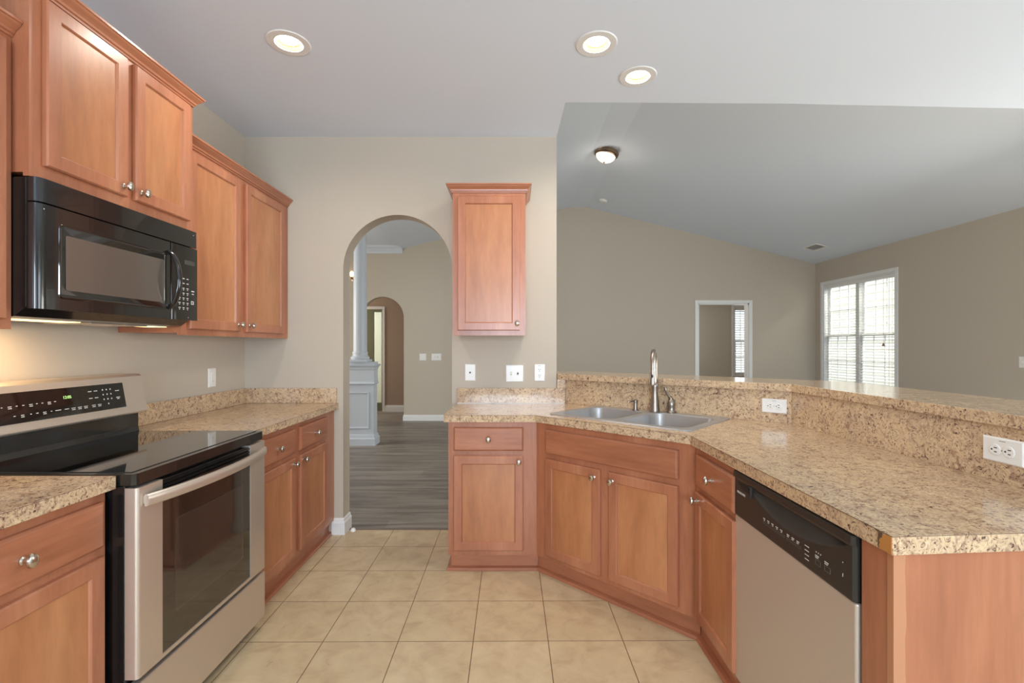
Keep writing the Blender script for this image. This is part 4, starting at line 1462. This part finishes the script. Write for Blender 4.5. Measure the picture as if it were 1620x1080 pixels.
mt = math.atan(SL)
r = thing('flush_mount_light', 'bronze-rimmed domed glass light on the vaulted ceiling', 'ceiling light', (1.17, 5.95, vault(1.17) - 0.001))
r.rotation_euler = (0, mt, 0)
MB().lathe([(0.10, 0.0), (0.150, -0.004), (0.156, -0.018), (0.148, -0.028), (0.152, -0.044), (0.140, -0.058), (0.122, -0.064)], seg=40).build('rim', M['bronze'], r, smooth=True)
MB().lathe([(0.124, -0.058), (0.122, -0.07), (0.115, -0.085), (0.092, -0.11), (0.06, -0.128), (0.02, -0.136), (0.001, -0.137)], seg=40).build('glass_dome', M['dome'], r, smooth=True)
MB().lathe([(0.008, -0.135), (0.012, -0.142), (0.008, -0.152), (0.001, -0.156)], seg=16).build('finial', M['bronze'], r, smooth=True)
pl = bpy.data.lights.new('flush_lamp', 'POINT')
pl.energy = 1.4
pl.shadow_soft_size = 0.12
pl.color = (1, 0.9, 0.75)
po = bpy.data.objects.new('flush_lamp', pl)
COL.objects.link(po)
po.location = (1.20, 5.95, vault(1.17) - 0.32)

xs_, ys_ = 1.478, 7.80
r = thing('smoke_detector', 'small round white smoke detector high on the vaulted ceiling', 'smoke detector', (xs_, ys_, vault(xs_) - 0.001))
r.rotation_euler = (0, mt, 0)
MB().lathe([(0.068, 0.0), (0.068, -0.012), (0.06, -0.026), (0.045, -0.034), (0.001, -0.036)], seg=32).build('housing', M['plate'], r, smooth=True)
MB().lathe([(0.006, -0.036), (0.005, -0.038), (0.001, -0.0385)], (0.03, 0, 0), seg=10).build('indicator', M['slot'], r)
xs_, ys_ = 4.79, 7.55
r = thing('ceiling_vent', 'white rectangular air vent on the low side of vaulted ceiling', 'air vent', (xs_, ys_, vault(xs_) - 0.001))
r.rotation_euler = (0, mt, 0)
mb = MB()
mb.box(-0.10, -0.075, -0.17, 0.17, -0.008, 0).box(0.075, 0.10, -0.17, 0.17, -0.008, 0).box(-0.075, 0.075, -0.17, -0.145, -0.008, 0).box(-0.075, 0.075, 0.145, 0.17, -0.008, 0)
mb.build('frame', M['plate'], r)
mb = MB()
for k in range(9):
    x = -0.07 + 0.0165 * k
    mb.add([(x, -0.145, -0.008), (x, 0.145, -0.008), (x + 0.010, 0.145, -0.001), (x + 0.010, -0.145, -0.001), (x + 0.0015, -0.145, -0.008), (x + 0.0015, 0.145, -0.008), (x + 0.0115, 0.145, -0.001), (x + 0.0115, -0.145, -0.001)],
           [(0, 1, 2, 3), (4, 5, 6, 7), (0, 1, 5, 4), (2, 3, 7, 6), (0, 3, 7, 4), (1, 2, 6, 5)])
mb.build('louvres', M['plate'], r)
MB().box(-0.075, 0.075, -0.145, 0.145, -0.0009, 0).build('duct_opening', plain('grey_duct', rgb(205, 205, 205), 0.8), r)

# ------------------------------------------------------------------ column on its pedestal in the foyer
px0, px1, py0, py1 = -2.262, -1.848, 6.29, 6.46
pd = thing('column_pedestal', 'pale grey panelled pedestal inside the arched doorway', 'pedestal', ((px0 + px1) / 2, (py0 + py1) / 2, 0))


def sq(e, z):
    return [(px0 - e, py0 - e, z), (px1 + e, py0 - e, z), (px1 + e, py1 + e, z), (px0 - e, py1 + e, z)]


MB().loops([sq(0, 0.14), sq(0, 0.80)]).build('shaft_box', M['column'], pd, world=True)
MB().loops([sq(0.028, 0), sq(0.028, 0.085), sq(0.018, 0.10), (sq(0.012, 0.135)), sq(0.0, 0.14)]).build('plinth', M['column'], pd, world=True)
MB().loops([sq(0.0, 0.80), sq(0.022, 0.81), sq(0.012, 0.835), sq(0.008, 0.84), sq(0.008, 0.99), sq(0.014, 1.0), sq(0.020, 1.03), sq(0.038, 1.05), sq(0.040, 1.065), sq(0.010, 1.07), sq(0.008, 1.10)]).build('cap', M['column'], pd, world=True)
mb = MB()
for (a, c_, z0_, z1_) in ((px0 + 0.06, px1 - 0.06, 0.22, 0.70),):
    fr_ = []
    mb.loops([[(a + i, py0 - y, z0_ + i), (c_ - i, py0 - y, z0_ + i), (c_ - i, py0 - y, z1_ - i), (a + i, py0 - y, z1_ - i)] for i, y in ((0, 0.0), (0.003, 0.010), (0.016, 0.008), (0.020, 0.0))], False, False)
mb.build('panel_moulding', M['column'], pd, world=True)
ccx, ccy = (px0 + px1) / 2 + 0.005, (py0 + py1) / 2
cl = thing('round_column', 'pale grey round column standing on the panelled pedestal', 'column', (ccx, ccy, 1.1005))
prof = [(0.115, 0.03), (0.122, 0.045), (0.122, 0.06), (0.108, 0.075), (0.098, 0.082), (0.096, 0.10), (0.100, 0.115), (0.100, 0.125), (0.090, 0.14)]
MB().lathe(prof, seg=40).build('column_base', M['column'], cl, smooth=True)
MB().box(-0.125, 0.125, -0.125, 0.125, 0.0005, 0.03).build('base_slab', M['column'], cl)
MB().lathe([(0.089, 0.14), (0.088, 0.8), (0.080, 1.80)], seg=40).build('shaft', M['column'], cl, smooth=True)
MB().lathe([(0.080, 1.80), (0.09, 1.81), (0.09, 1.83), (0.105, 1.86), (0.105, FZ - 1.101)], seg=40).build('capital', M['column'], cl, smooth=True)
# sconce
sc = thing('wall_sconce', 'small glowing amber wall lamp just left of the round column', 'wall lamp', (-2.80, YF, 2.49))
MB().lathe([(0.05, 0.0), (0.05, -0.015), (0.02, -0.02)], axis='y', seg=20).build('backplate', M['bronze'], sc, smooth=True)
MB().tube([(0, -0.015, 0), (0, -0.08, -0.02), (0, -0.10, 0.02)], 0.008, 8).build('arm', M['bronze'], sc, smooth=True)
MB().lathe([(0.015, 0.02), (0.03, 0.04), (0.034, 0.08), (0.022, 0.11), (0.001, 0.12)], (0, -0.10, 0), seg=20).build('shade', M['sconce'], sc, smooth=True)
# door stop on the floor by the arch
o = thing('door_stop', 'tiny white door stop on floor by the arch baseboard', 'door stop', (-1.135, 3.375, 0))
MB().lathe([(0.018, 0), (0.018, 0.01), (0.012, 0.02), (0.001, 0.024)], seg=16).build('cap', M['plate'], o, smooth=True)
